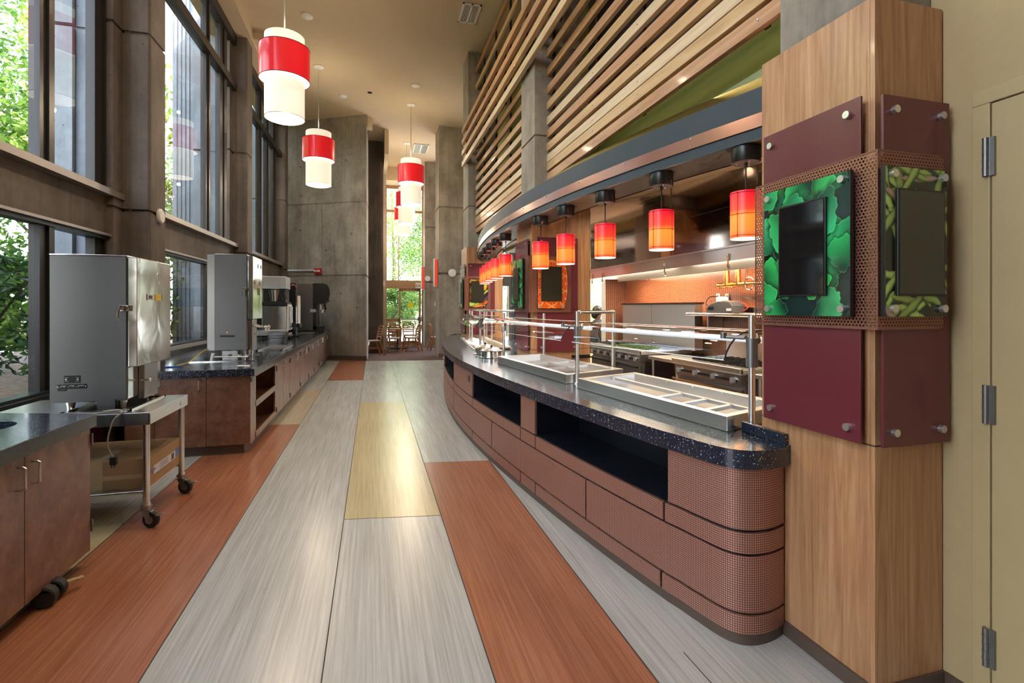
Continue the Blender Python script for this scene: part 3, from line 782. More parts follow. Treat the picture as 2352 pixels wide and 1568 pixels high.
# --- stainless cart
CT = .79
t = thing('equipment_cart', 'stainless steel cart on four casters, carrying the large milk dispenser by the window', 'cart', (-1.95, 4.28, 0))
cx0, cx1, cy0, cy1 = -2.45, -1.46, 3.93, 4.66
m = MB(); m.box(cx0, cx1, cy0, cy1, CT-.016, CT); 
m.box(cx0, cx1, cy0, cy0+.012, CT-.085, CT-.01); m.box(cx0, cx1, cy1-.012, cy1, CT-.085, CT-.01); m.box(cx1-.012, cx1, cy0, cy1, CT-.085, CT-.01); m.box(cx0, cx0+.012, cy0, cy1, CT-.085, CT-.01)
obj('tabletop', m, M['ss'], t, bevel=.003)
m = MB(); m.tube([(cx1+.0005, 4.50, CT-.045), (cx1+.004, 4.50, CT-.045)], .016, 20); obj('maker_plate', m, M['alu'], t)
for (x, y, n_) in ((cx1-.035, cy0+.04, 'leg'), (cx1-.035, cy1-.04, 'leg'), (cx0+.04, cy0+.04, 'leg'), (cx0+.04, cy1-.04, 'leg')):
    m = MB(); m.cyl(x, y, .145, CT-.02, .021, 20); m.cyl(x, y, .145, .165, .024, 20); obj('leg', m, M['ss'], t)
    caster(t, x, y, .15, .055, -.35)
m = MB(); m.box(cx0+.03, cx1-.05, cy0+.03, cy1-.03, .235, .25); m.tube([(cx0+.03, cy0+.035, .243), (cx1-.05, cy0+.035, .243)], .012, 10); m.box(cx0+.03, cx1-.05, cy1-.04, cy1-.03, .215, .25)
obj('undershelf', m, M['ss'], t)
# drip recess in the top, black lined
t = thing('drip_pan', 'shallow steel drip pan lying on the cart under the large dispenser', 'pan', (-1.72, 4.32, CT))
m = MB(); m.box(-2.0, -1.60, 4.0, 4.02, CT, CT+.012); m.box(-2.0, -1.60, 4.58, 4.60, CT, CT+.012); m.box(-2.0, -1.98, 4.0, 4.6, CT, CT+.012); m.box(-1.62, -1.60, 4.0, 4.6, CT, CT+.012)
obj('rim', m, M['ss_bright'], t); m = MB(); m.box(-1.98, -1.62, 4.02, 4.58, CT, CT+.003); obj('liner', m, M['black'], t)

# --- cardboard box on cart undershelf
t = thing('cardboard_box', 'taped brown cardboard box with paper labels, on the lower shelf of the cart', 'box', (-1.83, 4.3, .25))
bx0, bx1, by0, by1, bz0, bz1 = -2.35, -1.50, 4.02, 4.60, .25, .455
m = MB(); m.box(bx0, bx1, by0, by1, bz0, bz1-.003); m.box(bx0, bx1, by0, (by0+by1)/2-.002, bz1-.003, bz1); m.box(bx0, bx1, (by0+by1)/2+.002, by1, bz1-.003, bz1)
obj('carton', m, M['card'], t, bevel=.003)
m = MB(); m.box(bx0-.001, bx1+.001, by0-.0015, by0-.0005, .32, .352); m.box(-1.84, -1.77, by0-.002, by0-.001, bz0, bz1); m.box(-1.84, -1.77, by0-.002, (by0+by1)/2, bz1+.0003, bz1+.001)
obj('tape', m, M['tape'], t)
m = MB(); m.box(bx1+.0005, bx1+.0015, 4.10, 4.50, .318, .378); obj('shipping_label', m, M['label'], t)
m = MB(); m.box(bx1+.0016, bx1+.0022, 4.50, 4.585, .33, .385); m.box(bx1+.0016, bx1+.0022, 4.05, 4.13, .345, .36); obj('blue_tape', m, plain('blue_tape', (.10,.18,.42), .4), t)
m = MB(); m.box(-2.03, -1.99, by0-.0022, by0-.001, .29, .315); m.box(-2.03, -1.99, by0-.0022, by0-.001, .358, .38); obj('red_mark', m, plain('maroon_print', (.20,.012,.03), .6), t)
m = MB(); 
for k in range(7): m.box(bx1+.0018, bx1+.0022, 4.42+k*.008, 4.424+k*.008, .325, .372)
for k in range(5): m.box(bx1+.0018, bx1+.0022, 4.20, 4.36, .33+k*.009, .332+k*.009)
obj('label_print', m, M['black_m'], t)

# --- big milk dispensers
def dispenser(label, x0, x1, y0, y1, zb, z0, z1, pz, second):
    t = thing('milk_dispenser', label, 'dispenser', ((x0+x1)/2, (y0+y1)/2, zb))
    pd = .055
    m = MB(); m.box(x0, x1, y0, y1, z0, z1); obj('cabinet_body', m, M['ss_v'], t, bevel=.004)
    m = MB(); m.box(x0, x1+.004, y0-.003, y1, z1-.002, z1+.008); obj('lid', m, M['ss_bright'], t, bevel=.002)
    # door: stands proud of the body front
    m = MB(); m.box(x1+.012, x1+.012+pd, y0-.006, y1+.004, pz, z1-.006)
    d = obj('door', m, M['ss_wavy'], t, bevel=.004)
    m = MB(); m.box(x1, x1+.012, y0+.004, y1-.004, pz+.01, z1-.012); obj('gasket', m, M['rubber'], t)
    yl = y0-.006; zl = z1-.36*(z1-z0)/1.0
    m = MB(); m.box(x1-.035, x1+.035, yl-.016, yl, zl-.02, zl+.02); m.tube([(x1+.005, yl-.012, zl), (x1+.005, yl-.03, zl)], .017, 16)
    m.tube([(x1-.005, yl-.024, zl+.01), (x1-.03, yl-.04, zl-.02), (x1-.035, yl-.04, zl-.085)], .007, 8)
    obj('latch', m, M['chrome'], t, bevel=.001)
    # front lower recess with dispensing block
    m = MB(); m.box(x1-.002, x1+.002, y0+.02, y1-.02, z0+.01, pz-.01); obj('valve_panel', m, M['ss_bright'], t)
    m = MB(); m.box(x1+.003, x1+.04, y1-.41, y1-.17, z0-.02, pz-.004); obj('dispense_housing', m, M['ss_dark'], t, bevel=.004)
    m = MB(); m.tube([(x1+.02, y0+.18, (z0+pz)/2), (x1+.07, y0+.18, (z0+pz)/2)], .008, 10); m.sphere((x1+.075, y0+.18, (z0+pz)/2), .013, 8); obj('valve', m, M['chrome'], t)
    for (x, y) in ((x0+.09, y0+.06), (x1-.05, y0+.06), (x0+.09, y1-.06), (x1-.05, y1-.06)):
        m = MB(); m.lathe(x, y, [(0, zb), (.022, zb), (.024, zb+.02), (.032, z0-.006), (.032, z0+.001), (0, z0+.001)], 16); obj('foot', m, M['ss'], t)
    if x1 < 0 and not second:
        m = MB(); m.box(x1-.17, x1-.065, y0-.012, y0-.002, zb+.004, z0+.012); obj('leg_plate', m, M['ss_v'], t)
        p = MB(); p.box(x0+.085, x0+.175, y0-.004, y0-.001, z0+.135, z0+.185); q = obj('rating_plate', p, M['black'], t)
        p = MB()
        for z in (.146, .172): p.box(x0+.088, x0+.112, y0-.0048, y0-.004, z0+z, z0+z+.0015); p.box(x0+.15, x0+.173, y0-.0048, y0-.004, z0+z, z0+z+.0015)
        p.disc((x0+.097, y0-.004, z0+.16), (0,-1,0), .006, .003); p.disc((x0+.164, y0-.004, z0+.16), (0,-1,0), .006, .003)
        obj('plate_print', p, M['alu'], q)
        p = MB(); p.box(x0+.048, x0+.212, y0-.004, y0-.001, z0+.095, z0+.126); p.box(x0+.048, x0+.096, y0-.004, y0-.001, z0+.083, z0+.092); q = obj('rating_plate', p, M['black'], t)
        p = MB()
        for a, b in ((.068, .094), (.118, .145), (.165, .20)): p.box(x0+a, x0+b, y0-.0048, y0-.004, z0+.114, z0+.117)
        for a, b in ((.060, .07), (.08, .09), (.106, .117), (.134, .14), (.152, .17)): p.box(x0+a, x0+b, y0-.0048, y0-.004, z0+.108, z0+.110)
        p.disc((x0+.05, y0-.004, z0+.11), (0,-1,0), .004, .002); p.disc((x0+.21, y0-.004, z0+.11), (0,-1,0), .004, .002)
        obj('plate_print', p, M['alu'], q)
    X = x1+.012+pd+.0012; yy = (y0+y1)/2
    p = MB()
    def oval(yc, zc, ry, rz_): p.tube([(X-.002, yc+ry*math.cos(a*PI/12), zc+rz_*math.sin(a*PI/12)) for a in range(24)], .004, 6, closed=True)
    if not second:
        oval(yy+.05, z1-.135, .028, .042); obj('oval_badge', p, M['alu'], d)
        p = MB(); p.box(X-.001, X+.001, yy-.14, yy-.02, z1-.30, z1-.262); obj('button_strip', p, M['white'], d, bevel=.002)
        p = MB(); p.box(X+.001, X+.002, yy-.12, yy-.06, z1-.293, z1-.269); p.box(X+.0002, X+.001, yy-.15, yy-.143, z1-.305, z1-.258); p.box(X+.0002, X+.001, yy+.117, yy+.124, z1-.305, z1-.258); obj('button_print', p, M['black'], d)
        p = MB(); p.box(X-.001, X+.002, yy-.005, yy+.11, z1-.305, z1-.255); obj('lemon_label', p, plain('yellow_label', (.85,.62,.01), .4, em=(.85,.62,.01), ems=0), d, bevel=.008)
    else:
        oval(yy+.02, z1-.11, .022, .022); obj('dial', p, M['black'], d)
        p = MB(); p.box(X-.001, X+.001, yy+.16, yy+.21, z1-.13, z1-.085); p.box(X-.001, X+.001, yy-.17, yy-.14, z1-.345, z1-.30); p.box(X-.001, X+.001, yy+.1, yy+.13, z1-.345, z1-.30); obj('marking', p, M['black'], d)
        p = MB(); p.box(X-.001, X+.0015, yy-.02, yy+.12, z1-.47, z1-.385); obj('instruction_label', p, M['oliv'], d)
        p = MB(); p.box(x0+.055, x0+.215, y0-.004, y0-.001, z0+.16, z0+.183); obj('rating_plate', p, M['black'], t)
        p = MB(); p.disc((x0+.135, y0, z0+.215), (0,-1,0), .012, .005); obj('lock', p, M['gold_brass'], t)
        p = MB(); p.box(x0-.085, x0-.002, y0+.02, y1, z0+.0, z1-.002); obj('rear_cover', p, M['ss_dark'], t, bevel=.003)
        p = MB()
        for yq in (y0+.12, y0+.30):
            p.tube([(x1+.02, yq, pz-.02), (x1+.03, yq, pz-.07), (x1+.10, yq, pz-.10), (x1+.17, yq, pz-.10)], .010, 10)
            p.sphere((x1+.02, yq, pz-.025), .022, 8); p.sphere((x1+.18, yq, pz-.10), .022, 8); p.cyl(x1+.18, yq, pz-.15, pz-.10, .012, 10)
        obj('spout', p, M['chrome'], t)
    return t
dispenser('large stainless milk dispenser with a yellow button label, standing on the wheeled cart', -2.111, -1.664, 4.10, 4.69, CT, .85, 1.858, 1.085, False)
dispenser('tall stainless juice dispenser with twin chrome spouts, on the drink counter by the window', -1.80, -1.455, 6.62, 7.12, .875, .99, 2.125, 1.36, True)

# power cord hanging over the cart edge with its plug
pts = smooth_curve([(-1.75, 3.98, CT+.012), (-1.66, 3.97, CT+.02), (-1.62, 3.925, CT+.008), (-1.66, 3.905, CT-.04), (-1.69, 3.90, CT-.18), (-1.665, 3.90, CT-.27), (-1.655, 3.90, .515)], 8)
t = thing('power_cord', 'grey power cord dangling over the edge of the steel cart', 'cord', (-1.66, 3.9, .46))
m = MB(); m.tube(pts, .0045, 8); m.tube(smooth_curve([(-1.9, 3.99, CT+.008), (-1.78, 3.95, CT+.006), (-1.68, 3.96, CT+.016), (-1.60, 3.99, CT+.012)], 6), .005, 8); obj('cable', m, M['cable'], t)
m = MB(); m.box(-1.675, -1.635, 3.885, 3.915, .46, .512); obj('plug', m, M['rubber'], t, bevel=.004)
m = MB(); m.box(-1.668, -1.662, 3.893, 3.896, .44, .46); m.box(-1.650, -1.644, 3.893, 3.896, .44, .46); m.cyl(-1.655, 3.905, .438, .46, .003, 8); obj('prong', m, M['alu'], t)
# white ceramic discs on concrete
def wall_disc(label, c, n, r, name='round_escutcheon'):
    m = MB(); c = Vector(c); n = Vector(n); m.tube([c, c+n*.02, c+n*.034], [r, r, r*.8], 28); tag(obj(name, m, M['white']), label, 'escutcheon')
wall_disc('white round cap on the brown pier behind the large dispenser', (-2.351, 6.58, 2.54), (1,0,0), .085)
wall_disc('white round cap on the far concrete tower beside the red sconce', (2.306, 15.05, 2.54), (0,-1,0), .12)
wall_disc('small white round cap on the dining room return wall', (1.96, 18.9, 2.58), (0,-1,0), .10)

# =================================================================== LEFT: long drink counter
FX = -1.215    # face
def unit(y0, y1, label, kind, mat='w_lam', name='base_cabinet'):
    t = thing(name, label, 'cabinet', (-1.9, (y0+y1)/2, .0), 'base cabinets under the drink counter')
    if kind == 'open':
        m = MB(); m.box(-2.32, FX-.02, y0, y0+.02, .10, .80); m.box(-2.32, FX-.02, y1-.02, y1, .10, .80); m.box(-2.32, -2.30, y0, y1, .10, .80); m.box(-2.32, FX-.02, y0, y1, .10, .13); m.box(-2.32, FX-.02, y0, y1, .775, .80); m.box(-2.32, FX-.02, y0, y1, .44, .47)
        obj('body', m, M[mat], t)
        m = MB(); fz = [(.10, .17), (.43, .50), (.76, .80)]
        m.box(FX-.02, FX, y0, y0+.23, .10, .80); m.box(FX-.02, FX, y1-.09, y1, .10, .80)
        for a, b in fz: m.box(FX-.02, FX, y0+.2, y1-.08, a, b)
        obj('face_frame', m, M['w_lam'], t)
    else:
        m = MB(); m.box(-2.32, FX-.021, y0, y1, .10, .80); obj('body', m, M[mat], t)
        n = 2 if kind == 'double' else 1; W_ = (y1-y0)/n
        for k in range(n):
            a, b = y0+k*W_, y0+(k+1)*W_
            m = MB(); m.box(FX-.02, FX, a+.003, b-.003, .103, .797); d = obj('door', m, M['w_lam'] , t, bevel=.001)
            yh = b-.06 if (k == 0 and n == 2) else a+.06
            handle(d, (FX, yh, .655), (FX, yh, .755), (1,0,0), .006, .035)
            yy = a+.0 if k == 0 else b
            for z in (.70, .17):
                h = MB(); h.cyl(FX+.005, yy, z-.035, z+.035, .008, 10); obj('hinge', h, M['hplate'], t)
    return t
unit(5.70, 7.11, 'open-shelf cabinet at the near end of the long drink counter', 'open')
lab = ['double-door cabinet beside the open shelves of the drink counter', 'second double-door cabinet from the open shelves of the drink counter', 'third double-door cabinet from the open shelves, below the coffee brewer', 'fourth double-door cabinet from the open shelves of the drink counter', 'fifth double-door cabinet from the open shelves of the drink counter', 'sixth double-door cabinet, next to the brown end cabinet of the drink counter']
yc = [7.11, 8.21, 9.33, 10.44, 11.45, 12.5, 13.45]
for k in range(6): unit(yc[k], yc[k+1], lab[k], 'double')
unit(13.45, 14.9, 'last brown cabinet of the drink counter against the concrete wall', 'double')
t = thing('end_cabinet_panel', 'brown laminate end panels with one small pull, facing the steel cart', 'cabinet panel', (-1.9, 5.69, .0))
xs = [(-2.32, -2.07), (-2.065, -1.62), (-1.615, FX)]
for a, b in xs:
    m = MB(); m.prism([(a, 5.70-.0*(a-FX)), (b, 5.70), (b, 5.675), (a, 5.675)], .10, .80); p = obj('panel', m, M['w_lam'], t, bevel=.001)
    if a < -1.9 and a > -2.1: handle(p, (b-.06, 5.675, .67), (b-.06, 5.675, .77), (0,-1,0), .005, .03)
m = MB(); m.box(-2.32, FX-.07, 5.73, 14.9, 0, .10); tag(obj('toe_kick', m, M['base_brown']), 'dark toe kick running beneath the drink counter cabinets', 'toe kick')
m = MB()
for ya, yb, xa in ((5.635, 6.12, -2.66), (6.12, 6.325, -2.60), (6.325, 6.755, -2.34), (6.755, 10.715, -2.57), (10.715, 11.145, -2.34), (11.145, 14.92, -2.485), (14.92, 15.09, -2.34)):
    m.prism([(xa, ya), (-1.17, ya), (-1.17, yb), (xa, yb)], .80, .875)
    if xa < -2.4: m.box(xa-.0, xa+.02, ya, yb, .875, .93)
t = obj('drink_worktop', m, M['counter'], bevel=.003); tag(t, 'long speckled navy worktop of the drink counter along the windows', 'worktop')
m = MB(); m.box(FX-.012, FX+.008, 5.68, 5.78, .735, .775); tag(obj('cabinet_latch', m, M['black']), 'black latch box on the open-shelf end of the drink counter', 'latch')

# drop-in drip trays
def tray(x0, x1, y0, y1, label):
    t = thing('drip_tray', label, 'drip tray', ((x0+x1)/2, (y0+y1)/2, .875), 'drip trays in the drink counter')
    m = MB(); m.box(x0, x1, y0, y0+.025, .875, .887); m.box(x0, x1, y1-.025, y1, .875, .887); m.box(x0, x0+.025, y0, y1, .875, .887); m.box(x1-.025, x1, y0, y1, .875, .887); obj('rim', m, M['ss_bright'], t)
    m = MB(); m.box(x0+.02, x1-.02, y0+.02, y1-.02, .875, .878)
    for k in range(10): m.bar((x0+.03, y0+.05+k*(y1-y0-.1)/9, .883), (x1-.03, y0+.05+k*(y1-y0-.1)/9, .883), .004, .004)
    obj('grate', m, M['ss_dark'], t)
tray(-1.62, -1.27, 7.9, 8.95, 'steel drip tray between the juice dispenser and the plastic tubs')
tray(-1.75, -1.35, 12.6, 13.4, 'steel drip tray in front of the soda fountain')
m = MB(); m.box(-2.02, -1.33, 6.46, 6.49, .876, .884); m.box(-1.78, -1.35, 7.25, 7.28, .876, .884); tag(obj('steel_rail', m, M['ss_bright']), 'thin polished rail lying on the counter under the juice dispenser', 'rail')
m = MB(); m.box(-1.70, -1.54, 6.55, 6.56, .885, .99); tag(obj('shutoff_plate', m, M['ss_dark']), 'small steel plate below the juice dispenser', 'plate')
m = MB(); m.disc((-1.62, 6.549, .93), (0,-1,0), .022, .012); o = obj('knob', m, M['black'], bpy.data.objects['shutoff_plate'])
m = MB(); m.tube([(-1.80, 6.50, .886), (-1.78, 6.50, .97)], .018, 12); m.tube([(-1.8, 6.5, .93), (-1.42, 6.52, .92)], .008, 8); tag(obj('drain_fitting', m, M['white']), 'white plastic drain fitting under the juice dispenser', 'fitting')
m = MB(); m.tube(smooth_curve([(-2.02, 6.1, .882), (-1.95, 6.25, .90), (-1.90, 6.55, .99), (-1.86, 6.7, 1.02)], 8), .006, 8); tag(obj('yellow_tube', m, plain('yellow_tubing', (.65,.50,.05), .4)), 'yellow tube curling behind the juice dispenser', 'tube')
m = MB(); m.box(-1.40, -1.28, 5.90, 5.99, .876, .877); m.box(-1.30, -1.25, 5.80, 5.84, .876, .877); tag(obj('paper_slip', m, M['white']), 'white paper slips on the near end of the drink counter', 'paper')
m = MB(); m.tube([(-2.10, 5.98, .881), (-1.93, 6.02, .881)], .006, 8); tag(obj('blue_pen', m, plain('blue_plastic', (.05,.12,.45), .3)), 'blue pen lying by the yellow tube', 'pen')
# clear plastic tubs
for k in range(4):
    z = .876+k*.047; m = MB(); x0, x1, y0, y1 = -1.80+k*.01, -1.52+k*.01, 9.6, 9.95
    m.box(x0+.01, x1-.01, y0+.01, y1-.01, z, z+.004); m.box(x0, x0+.004, y0, y1, z, z+.045); m.box(x1-.004, x1, y0, y1, z, z+.045); m.box(x0, x1, y0, y0+.004, z, z+.045); m.box(x0, x1, y1-.004, y1, z, z+.045); m.box(x0-.008, x1+.008, y0-.008, y0+.004, z+.04, z+.045); m.box(x1-.004, x1+.008, y0, y1, z+.04, z+.045)
    tag(obj('plastic_tub', m, M['clearpl']), 'clear plastic tub in the stack beside the coffee brewer, '+['bottom one', 'second from the bottom', 'third from the bottom', 'topmost'][k], 'tub', 'clear plastic tubs beside the brewer')

# coffee brewer
t = thing('coffee_brewer', 'steel twin coffee brewer with black trim on the drink counter', 'coffee brewer', (-1.75, 10.75, .875))
bx0, bx1, by0, by1 = -2.05, -1.62, 10.5, 11.0
m = MB(); m.box(bx0, bx1, by0, by1, 1.86, 2.10); m.box(bx0-.25, bx0, by0+.02, by1, 1.86, 2.10); obj('head', m, M['ss'], t, bevel=.006)
m = MB(); m.box(bx0+.02, bx1-.02, by0+.04, by1, 1.58, 1.86); m.box(bx0+.0, bx1+.02, by0-.01, by1, 1.53, 1.60); obj('neck', m, M['black'], t, bevel=.004)
m = MB(); m.lathe(-1.85, 10.58, [(0, 1.62), (.07, 1.62), (.115, 1.79), (.125, 1.84), (.12, 1.84), (.0, 1.80)], 24); obj('brew_basket', m, M['ss_bright'], t)
m = MB(); m.tube([(-1.72, 10.46, 1.78), (-1.66, 10.42, 1.64)], .012, 8); m.tube([(-1.66, 10.46, 1.80), (-1.60, 10.42, 1.66)], .012, 8); obj('basket_handle', m, M['black'], t)
m = MB(); m.box(bx0+.02, bx1, by0, by1, 1.06, 1.53); obj('urn', m, M['ss_bright'], t, bevel=.012)
m = MB(); m.box(bx1+.004, bx1+.03, by0+.03, by1, 1.0, 1.56); obj('gauge_panel', m, M['white'], t, bevel=.003)
m = MB()
for q in (.12, .25, .40): m.tube([(bx1+.045, by0+q, 1.08), (bx1+.045, by0+q, 1.52)], .012, 8)
obj('sight_glass', m, M['chrome'], t)
m = MB()
for q in (.15, .38): m.tube([(bx1+.03, by0+q, 1.12), (bx1+.11, by0+q, 1.12), (bx1+.12, by0+q, 1.07)], .014, 8); m.box(bx1+.08, bx1+.12, by0+q-.015, by0+q+.015, 1.12, 1.20)
obj('faucet', m, M['black'], t)
m = MB(); m.box(bx0-.2, bx1+.03, by0-.03, by1, .96, 1.06); obj('base', m, M['ss'], t, bevel=.004)
m = MB(); m.box(bx0-.1, bx1+.06, by0+.0, by1, .93, .96)
for x in (bx0, bx1-.02): 
    for y in (by0+.03, by1-.05): m.box(x, x+.03, y, y+.03, .875, .96)
obj('stand', m, M['black'], t)
# black multi-dispenser frame behind
t = thing('cup_dispenser', 'tall black cup dispenser tower beside the coffee brewer', 'cup dispenser', (-1.65, 11.6, .875))
m = MB(); m.box(-1.78, -1.58, 11.45, 11.75, .90, 2.02); m.box(-1.85, -1.5, 11.4, 11.8, .875, .90); obj('tower', m, M['black'], t, bevel=.004)
m = MB(); m.cyl(-1.56, 11.5, 1.15, 1.75, .045, 20); m.cyl(-1.56, 11.66, 1.15, 1.75, .045, 20); obj('cup_tube', m, M['ss_bright'], t)
m = MB(); m.tube([(-1.56, 11.5, 1.9), (-1.60, 11.3, 1.98), (-1.62, 11.1, 1.95)], .012, 8); obj('hose', m, M['red'], t)
m = MB(); m.box(-1.62, -1.50, 11.40, 11.75, 1.08, 1.16); obj('collar', m, M['black'], t)
# soda fountain
t = thing('soda_fountain', 'steel-sided soda fountain with a rounded black front beside the concrete wall', 'soda fountain', (-1.9, 14.0, .875))
sx0, sx1, sy0, sy1 = -2.28, -1.47, 13.6, 14.35
m = MB(); m.box(sx0, sx1, sy0, sy1, .93, 2.11); obj('side_cabinet', m, M['ss_v'], t, bevel=.006)
prof = [(sx1, 2.12), (-1.22, 2.12), (-1.13, 2.08), (-1.07, 1.97), (-1.06, 1.84), (-1.10, 1.68), (-1.24, 1.60), (sx1, 1.60)]
m = MB(); vs = [(x, y, z) for y in (sy0-.01, sy1) for x, z in prof]; n = len(prof)
m.add(vs, [tuple(range(n)), tuple(range(n, 2*n))[::-1]]+[(i, i+n, (i+1)%n+n, (i+1)%n) for i in range(n)]); obj('hood_front', m, M['black'], t, bevel=.006)
m = MB(); vs = [(x+.006, y, z) for y in (sy0+.05, sy1-.05) for x, z in prof[2:6]]; m.add(vs, [(0,4,5,1),(1,5,6,2),(2,6,7,3)]); obj('merchandiser_panel', m, M['ss_bright'], t)
m = MB(); m.box(sx1, -1.39, sy0, sy1, .93, 1.60); m.box(sx1, -1.18, sy0, sy1, .93, 1.02); obj('splash_panel', m, M['black'], t, bevel=.004)
for k in range(5): m = MB(); y = sy0+.09+k*.14; m.box(-1.31, -1.22, y-.02, y+.02, 1.45, 1.60); m.cyl(-1.27, y, 1.37, 1.45, .018, 10); m.box(-1.22, -1.20, y-.012, y+.012, 1.38, 1.50); obj('nozzle', m, M['chrome'], t)
m = MB(); m.box(-1.54, -1.40, sy0-.012, sy0-.002, 1.38, 1.46); obj('key_plate', m, M['alu'], t)
m = MB(); m.box(sx0, -1.20, sy0-.02, sy1, .876, .93); obj('base', m, M['black'], t, bevel=.004)
# fire alarm and conduit
yA = lambda x, off=0: onW(x, off)
a = yA(-2.56, .04); b = yA(-2.40, .04); c = yA(-1.62, .04)
m = MB(); m.tube([(a[0], a[1], 6.94), (a[0], a[1], 2.9)]+[tuple(p) for p in smooth_curve([(a[0], a[1], 2.82), (a[0]+.02, a[1]-.01, 2.66), (b[0], b[1], 2.585), (b[0]+.15, b[1]-.08, 2.575)], 6)]+[(c[0], c[1], 2.56)], .028, 12)
tag(obj('conduit', m, M['conduit']), 'steel conduit running down the concrete wall and across to the fire alarm', 'conduit')
t = thing('fire_alarm', 'small red fire alarm strobe on the far concrete wall above the soda fountain', 'fire alarm', (-1.52, 15.42, 2.46))
p0, p1, q0, q1 = yA(-1.60, .0), yA(-1.43, .0), yA(-1.60, .09), yA(-1.43, .09)
m = MB(); m.prism([p0, p1, q1, q0], 2.47, 2.63); obj('housing', m, M['red'], t, bevel=.006)
r0, r1 = yA(-1.595, .10), yA(-1.435, .10); m = MB(); m.prism([q0, q1, r1, r0], 2.53, 2.575); obj('strobe_lens', m, M['white'], t)
def text(body, loc, size, rot, mat, parent, name='lettering', ext=.001, ax='CENTER'):
    c = bpy.data.curves.new(name, 'FONT'); c.body = body; c.size = size; c.extrude = ext; c.align_x = ax; c.align_y = 'CENTER'
    o = bpy.data.objects.new(name, c); COL.objects.link(o); c.materials.append(M[mat]); o.rotation_euler = rot
    bpy.context.view_layer.update()
    me = bpy.data.meshes.new_from_object(o); me.name = name; bpy.data.objects.remove(o); bpy.data.curves.remove(c)
    o = bpy.data.objects.new(name, me); COL.objects.link(o); o.rotation_euler = rot
    if not me.materials: me.materials.append(M[mat])
    if parent: o.parent = parent; o.location = Vector(loc)-world_origin(parent)
    else: o.location = loc
    return o
s = yA(-1.515, .102); text('FIRE', (s[0], s[1], 2.552), .05, (PI/2, 0, -.497), 'red', t)
